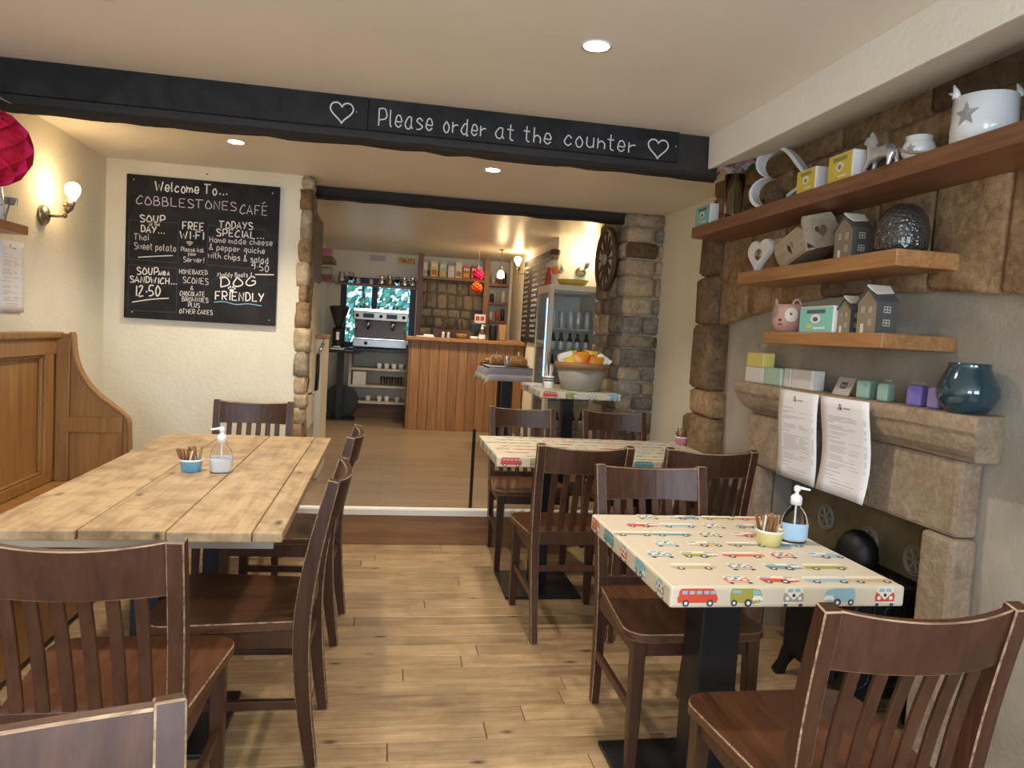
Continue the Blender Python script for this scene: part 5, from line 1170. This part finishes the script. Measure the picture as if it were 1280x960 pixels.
for z_, q in ((1.302, 'lowest'), (1.532, 'middle'), (1.772, 'upper')):
    for k, x in enumerate((1.31, 1.39, 1.46)):
        small('storage_jar', [(.024, 0), (.028, .004), (.028, .08+.02*k), (.022, .09+.02*k), (.024, .11+.02*k), (.001, .112+.02*k)], ['tumbler_glass', 'fig_white', 'fig_red', 'bottle_dark'][(k+int(z_*10)) % 4], (x, 9.42, UF+z_+.001), '%s jar on the %s bay shelf behind the counter' % (['shortest', 'medium', 'tallest'][k], q), 'jar', 'jars in the shelf bay')
mat('tissue_orange', (.85, .22, .02), .8); mat('tissue_orange_dark', (.72, .12, .01), .8); mat('tissue_coral', (.82, .06, .09), .8)
honeycomb('small coral-pink paper ball hanging over the counter', (.948, 8.0, 1.985), .066, 'tissue_coral', 'tissue_pink', .31, 14, 6)
honeycomb('small orange paper ball hanging below the coral one over the counter', (.935, 7.985, 1.835), .066, 'tissue_orange', 'tissue_orange_dark', .085, 14, 6)
# tall chalk menu on the side wall
t = thing('side_chalkboard', 'tall chalk menu board on the side wall behind the fridge', 'blackboard', (1.555, 7.7, 1.28))
MB().box(-.02, 0, -.72, .72, 0, .92).build('board', 'chalkboard', t); mb = MB(); r = random.Random(8)
fnm = lambda u, v: (-.0212, -u, v)
for c0 in (-.68, -.20, .28):
    for k in range(15):
        write(mb, ''.join(r.choice('aeounsrtlcmhd') for _ in range(r.randint(6, 10))), c0, .06+k*.055, c0+r.uniform(.22, .34), .06+k*.055, .03, .005, fnm)
o = mb.build('chalk_writing', 'chalk_soft', t); o['kind'] = 'stuff'

# ---- cake table
mat('cloth_blue', (.22, .23, .30), .85); mat('cloth_hem', (.52, .52, .54), .85); mat('sponge', (.42, .22, .08), .8)
t = thing('cake_table', 'tall black pedestal table before the counter, carrying the cakes', 'table', (1.17, 7.15, UF)); MB().box(-.22, .22, -.33, .33, .79, .815).build('tabletop', 'black_metal', t)
for y in (-.12, .12): MB().box(-.05, .05, y-.05, y+.05, .014, .79).build('pedestal', 'black_metal', t)
MB().box(-.2, .2, -.25, .25, 0, .014).build('base_plate', 'black_metal', t)
t = thing('tablecloth', 'grey-blue cloth with pale hem draped over the cake table', 'tablecloth', (1.17, 7.15, UF+.8155)); nx, ny = 14, 16; V = []
for j in range(ny+1):
    for i in range(nx+1):
        x = -.36+.72*i/nx; y = -.46+.92*j/ny; ex_, ey_ = max(abs(x)-.225, 0), max(abs(y)-.335, 0); dr_ = max(ex_, ey_)+.35*min(ex_, ey_)
        px_ = math.copysign(min(abs(x), .225)+.04*min(ex_*6, 1)+.015*math.sin(y*22)*min(ex_*8, 1), x); py_ = math.copysign(min(abs(y), .335)+.04*min(ey_*6, 1)+.015*math.sin(x*24)*min(ey_*8, 1), y)
        V.append((px_, py_, .003-dr_*1.05))
F = [(j*(nx+1)+i, j*(nx+1)+i+1, (j+1)*(nx+1)+i+1, (j+1)*(nx+1)+i) for j in range(ny) for i in range(nx)]
mb = MB().add(V, F); mb.m = [1 if (i in (0, nx-1) or j in (0, ny-1)) else 0 for j in range(ny) for i in range(nx)]
o = mb.build('cloth', ['cloth_blue', 'cloth_hem'], t, True); sd = o.modifiers.new('t', 'SOLIDIFY'); sd.thickness = .002
ZC = UF+.8205
def cloche(label, x, y, r_, h, m):
    t = thing('cake_dome', label, 'cake dome', (x, y, ZC)); MB().lathe([(r_*1.0, 0), (r_*1.12, .004), (r_*1.15, .014), (r_*1.1, .014), (.01, .010)], 26).build('plate', 'dark_wood', t, True)
    MB().lathe([(r_*.98, .0145), (r_, .03), (r_, h*.65), (r_*.85, h*.86), (r_*.4, h*.97), (.012, h), (.010, h+.015), (.018, h+.028), (.001, h+.040)], 26, close=False).build('glass_dome', 'tumbler_glass', t, True)
    MB().lathe([(r_*.7, .016), (r_*.75, .03), (r_*.72, .06), (r_*.5, .075), (.001, .078)], 22).build('cake', m, t, True)
cloche('glass dome over a sponge cake on the cake table, right one', 1.27, 6.98, .092, .105, 'sponge'); cloche('smaller glass dome over a pale cake on the cake table, middle', 1.09, 7.20, .075, .105, 'packet_tan')
small('steel_tin', [(.026, 0), (.028, .003), (.028, .10), (.024, .102), (.022, .01)], 'brushed_steel', (1.145, 6.90, ZC), 'shiny steel beaker between the two cake domes', 'beaker')
t = thing('cake_plate', 'low plate with a small cake at the left of the cake table', 'plate', (1.02, 7.38, ZC)); MB().lathe([(.05, 0), (.085, .012), (.082, .014), (.01, .006)], 24).build('plate', 'dark_wood', t, True); MB().lathe([(.03, .012), (.035, .04), (.02, .055), (.001, .058)], 16).build('bun', 'sponge', t, True)

# ================================================================== coffee corner under the window
t = thing('open_cabinet', 'cream open shelf cabinet of cups under the coffee machine', 'cabinet', (-.085, 9.33, UF)); 
MB().box(-.365, -.335, -.23, .26, .18, .82).box(.335, .365, -.23, .26, .18, .82).box(-.335, .335, .24, .26, .18, .82).build('carcass', 'cream_paint', t)
for z_ in (.18, .38, .59): MB().box(-.335, .335, -.22, .24, z_, z_+.025).build('shelf', 'cream_paint', t)
MB().box(-.36, .36, -.18, .26, 0, .178).build('plinth', 'dark_wood', t)
tag(MB().box(-.47, .325, 9.07, 9.61, UF+.822, UF+.858).build('worktop', 'black_plastic', bevel=.003), 'dark worktop carrying the coffee machine under the window', 'worktop')
cup = [(.022, 0), (.024, .003), (.036, .065), (.033, .065), (.020, .006)]
tall = [(.022, 0), (.025, .004), (.029, .11), (.026, .11), (.021, .006)]
for z_, q, pr, m, xs in ((.615, 'upper', cup, 'white_ceramic', (.0, .09, .18, .27)), (.405, 'middle', tall, 'tumbler_glass', (.05, .12, .19, .26)), (.205, 'lower', cup, 'white_ceramic', (-.12, .02, .11, .24))):
    for k, x in enumerate(xs): small('cup' if m == 'white_ceramic' else 'tall_glass', pr, m, (-.085+x, 9.20, UF+z_+.0005), '%s %s on the %s cabinet shelf' % (['leftmost', 'second from left', 'third from left', 'rightmost'][k], 'white cup' if m == 'white_ceramic' else 'tall glass', q), 'cup' if m == 'white_ceramic' else 'glass', 'cups and glasses in the cabinet', 14)
tag(MB().box(-.40, -.24, 9.12, 9.2, UF+.4055, UF+.57).build('paper_box', 'paper', bevel=.003), 'white carton on the middle cabinet shelf', 'box')
t = thing('espresso_machine', 'two-group chrome espresso machine on the worktop before the window', 'coffee machine', (-.09, 9.30, UF+.858))
MB().box(-.33, .33, -.20, .20, .015, .115).build('base', 'brushed_steel', t, bevel=.01); MB().box(-.32, .32, .02, .20, .115, .36).build('back_body', 'star_grey', t, bevel=.01)
mat('machine_panel', (.42, .39, .33), .3, .5); hd = MB().box(-.335, .335, -.18, .20, .345, .455).build('head', 'machine_panel', t, bevel=.01)
for x in (-.15, .13): MB().box(x-.065, x+.065, -.186, -.181, .375, .43).build('display', 'black_plastic', hd)
for x in (-.285, 0, .275): MB().lathe([(.022, 0), (.020, .018), (.001, .020)], 14).build('knob', 'black_plastic', hd, True, loc=(x, -.18, .40), rot=(rad(90), 0, 0))
for x in (-.15, .15):
    g = MB().lathe([(.035, .345), (.035, .29), (.028, .275), (.028, .25), (.001, .25)], 16, (x, -.10, 0)).build('group_head', 'chrome', t, True); MB().tube([(x, -.12, .262), (x, -.20, .255), (x, -.28, .245)], [.010, .012, .014], 10).build('portafilter_handle', 'black_plastic', g, True)
for x in (-.29, .29): MB().tube([(x, -.14, .36), (x*1.02, -.19, .30), (x*1.0, -.18, .20)], .006, 8).build('steam_wand', 'chrome', t, True)
MB().box(-.30, .30, -.19, .0, .116, .124).build('drip_tray', 'chrome', t); MB().lathe([(.022, 0), (.02, .01), (.001, .012)], 14).build('gauge', 'black_plastic', t, True, loc=(-.17, -.20, .065), rot=(rad(90), 0, 0))
rail = MB().box(-.33, .33, -.17, -.16, .455, .485).box(-.33, -.32, -.16, .19, .455, .485).box(.32, .33, -.16, .19, .455, .485).build('cup_rail', 'chrome', t)
for k in range(6): small('coffee_cup', cup, 'white_ceramic' if k % 2 else 'tumbler_glass', (-.37+k*.112, 9.24, UF+.858+.4565), '%s cup warming on top of the espresso machine' % ['leftmost glass', 'second, white', 'third, glass', 'fourth, white', 'fifth, glass', 'rightmost white'][k], 'cup', 'cups on the espresso machine', 14)
t = thing('grinder_table', 'small black pedestal table under the coffee grinder', 'table', (-.54, 8.93, UF)); MB().box(-.21, .225, -.15, .14, .80, .825).build('tabletop', 'black_metal', t, bevel=.003); MB().box(-.04, .04, -.04, .04, .014, .80).build('pedestal', 'black_metal', t); MB().box(-.19, .19, -.15, .14, 0, .014).build('base_plate', 'black_metal', t)
tag(MB().tube([(-.525, 9.074, UF+.205), (-.525, 9.096, UF+.205)], .203, 40).build('round_tray', 'black_plastic', bevel=.006), 'big round black tray standing on edge behind the grinder table', 'tray')
t = thing('coffee_grinder', 'black coffee grinder with a funnel hopper left of the espresso machine', 'grinder', (-.58, 8.93, UF+.8255))
MB().box(-.085, .085, -.11, .11, 0, .035).build('base', 'brushed_steel', t, bevel=.008); MB().lathe([(.075, .035), (.07, .06), (.07, .24), (.062, .27)], 20).build('body', 'black_plastic', t, True)
mat('smoke_plastic', (.035, .035, .04), .12); MB().lathe([(.035, .27), (.045, .29), (.115, .50), (.117, .515), (.10, .525), (.001, .53)], 24).build('hopper', 'smoke_plastic', t, True); MB().box(-.02, .02, -.10, -.065, .12, .22).build('dosing_spout', 'chrome', t, bevel=.004); MB().box(-.04, .04, -.13, -.08, .035, .05).build('drip_plate', 'chrome', t)
# shelf across the window and its jugs
sbx('window_shelf', 'shelf_oak', (-.68, .345, 9.44, 9.60, 1.855, 1.880), 'narrow wooden shelf running across the rear window', 'shelf')
jug = [(.035, 0), (.042, .004), (.046, .03), (.038, .09), (.030, .12), (.038, .135), (.035, .135), (.028, .12), (.034, .09), (.03, .01)]
for k, (x, s_, m) in enumerate(((-.61, 1.0, 'brushed_steel'), (-.49, 1.0, 'tumbler_glass'), (-.405, .55, 'white_ceramic'), (-.24, .5, 'white_ceramic'), (-.11, .9, 'chrome'), (-.01, .95, 'brass_old'), (.09, .9, 'tumbler_glass'), (.18, .9, 'chrome'), (.285, .95, 'chrome'))):
    t = thing('milk_jug', ['steel jug at the left end', 'clear glass jug', 'tiny white cup', 'small white cup', 'chrome jug left', 'brass-coloured jug', 'clear jug right', 'chrome jug second from right', 'rightmost chrome jug'][k]+' on the window shelf', 'jug', (x, 9.52, 1.8805), group='jugs on the window shelf')
    MB().lathe([(a*s_, b*s_) for a, b in jug], 16).build('body', m, t, True); MB().tube([(.036*s_, 0, .115*s_), (.065*s_, 0, .10*s_), (.066*s_, 0, .06*s_), (.042*s_, 0, .035*s_)], .005*s_, 6).build('handle', m, t, True)
t = thing('toilets_sign', 'small yellow TOILETS sign with red letters above the window', 'sign', (.20, 9.615, 2.17)); MB().box(-.12, .12, -.010, 0, 0, .095).build('plate', 'wrap_yellow', t)
mat('sign_red', (.42, .06, .03), .6); mb = MB(); write(mb, 'TOILETS', -.10, .025, .10, .025, .05, .010, lambda u, v: (u, -.0112, v)); mb.build('lettering', 'sign_red', t)
t = thing('pale_sign', 'small pale lilac notice above the window, left of the yellow sign', 'sign', (-.17, 9.615, 2.19)); mat('lilac_card', (.55, .48, .55), .7); MB().box(-.10, .10, -.006, 0, 0, .075).build('card', 'lilac_card', t); MB().box(-.07, .07, -.0075, -.0062, .03, .045).build('print', 'print_grey', t)
# left wall of the back room: shelves, screen, half door
for z_, q in ((2.08, 'upper'), (1.88, 'lower')):
    sbx('bracket_shelf', 'shelf_walnut', (-.80, -.62, 8.15, 8.75, z_-.05, z_), '%s chunky shelf on the back room left wall' % q, 'shelf', 'chunky shelves on the back room wall')
    t = thing('storage_tin', '%s tin on the %s chunky shelf' % (('pink', q) if z_ > 2 else ('brass', q)), 'tin', (-.70, 8.3, z_)); MB().box(-.06, .06, -.08, .08, 0, .075).build('body', 'pot_pink' if z_ > 2 else 'brass_old', t, bevel=.006); MB().box(-.064, .064, -.084, .084, .075, .09).build('lid', 'pot_pink' if z_ > 2 else 'brass_old', t, bevel=.005)
t = thing('wall_screen', 'thin black screen hung behind the rough stone wall end', 'screen', (-.565, 5.95, 1.68)); MB().box(-.03, .0, -.34, .34, 0, .50).build('housing', 'black_plastic', t, bevel=.005); MB().box(.0005, .002, -.325, .325, .015, .485).build('panel', 'black_metal', t); MB().box(-.23, -.03, -.06, .06, .2, .3).build('bracket', 'black_metal', t)
t = thing('half_door', 'cream half-height door standing open by the rough stone wall end', 'door', (-.48, 5.68, UF)); dl = MB().box(-.022, .022, -.30, .30, 0.004, 1.02).build('leaf', 'cream_paint', t, bevel=.004); MB().box(-.03, .03, -.31, .31, 1.021, 1.045).build('cap', 'shelf_oak', t, bevel=.004)
MB().tube([(-.075, -.33, .62), (-.03, -.335, .63), (-.005, -.335, .66)], .010, 8).tube([(.0, -.335, .90), (.02, -.33, .96), (.035, -.31, 1.0)], .010, 8).build('handle_mount', 'chrome', t, True); MB().tube([(-.005, -.335, .655), (.0, -.34, .78), (.0, -.335, .91)], .013, 8).build('grip', 'black_plastic', t, True)
# outside the rear window
mat('leaf_bright', (.14, .36, .20), .6); mat('leaf_blue', (.20, .42, .36), .6)
struct(MB().box(-4, 4, 9.82, 15, -.3, 0).build('ground_yard', 'stone_grey'))
t = thing('garden_hedge', 'sunlit green hedge outside the rear window', 'hedge', (0, 11.6, 0)); mb = MB(); r = random.Random(5)
for k in range(5200):
    c = Vector((r.uniform(-1.9, 1.9), r.gauss(0, .22), r.uniform(.1, 2.9))); n_ = Vector((r.uniform(-1, 1), r.uniform(-1.4, .2), r.uniform(-.3, 1))).normalized(); u = n_.orthogonal()*.055; v = n_.cross(u)*.6; mb.add([c-u, c-v, c+u, c+v], [(0, 1, 2, 3)], k % 2)
o = mb.build('foliage', ['leaf_bright', 'leaf_blue'], t); o['kind'] = 'stuff'
for x in (-1.3, -.4, .5, 1.4): MB().tube([(x, 0, 0), (x+.05, .02, 1.2), (x-.03, 0, 2.3)], [.05, .04, .02], 8).build('stem', 'dark_wood', t)
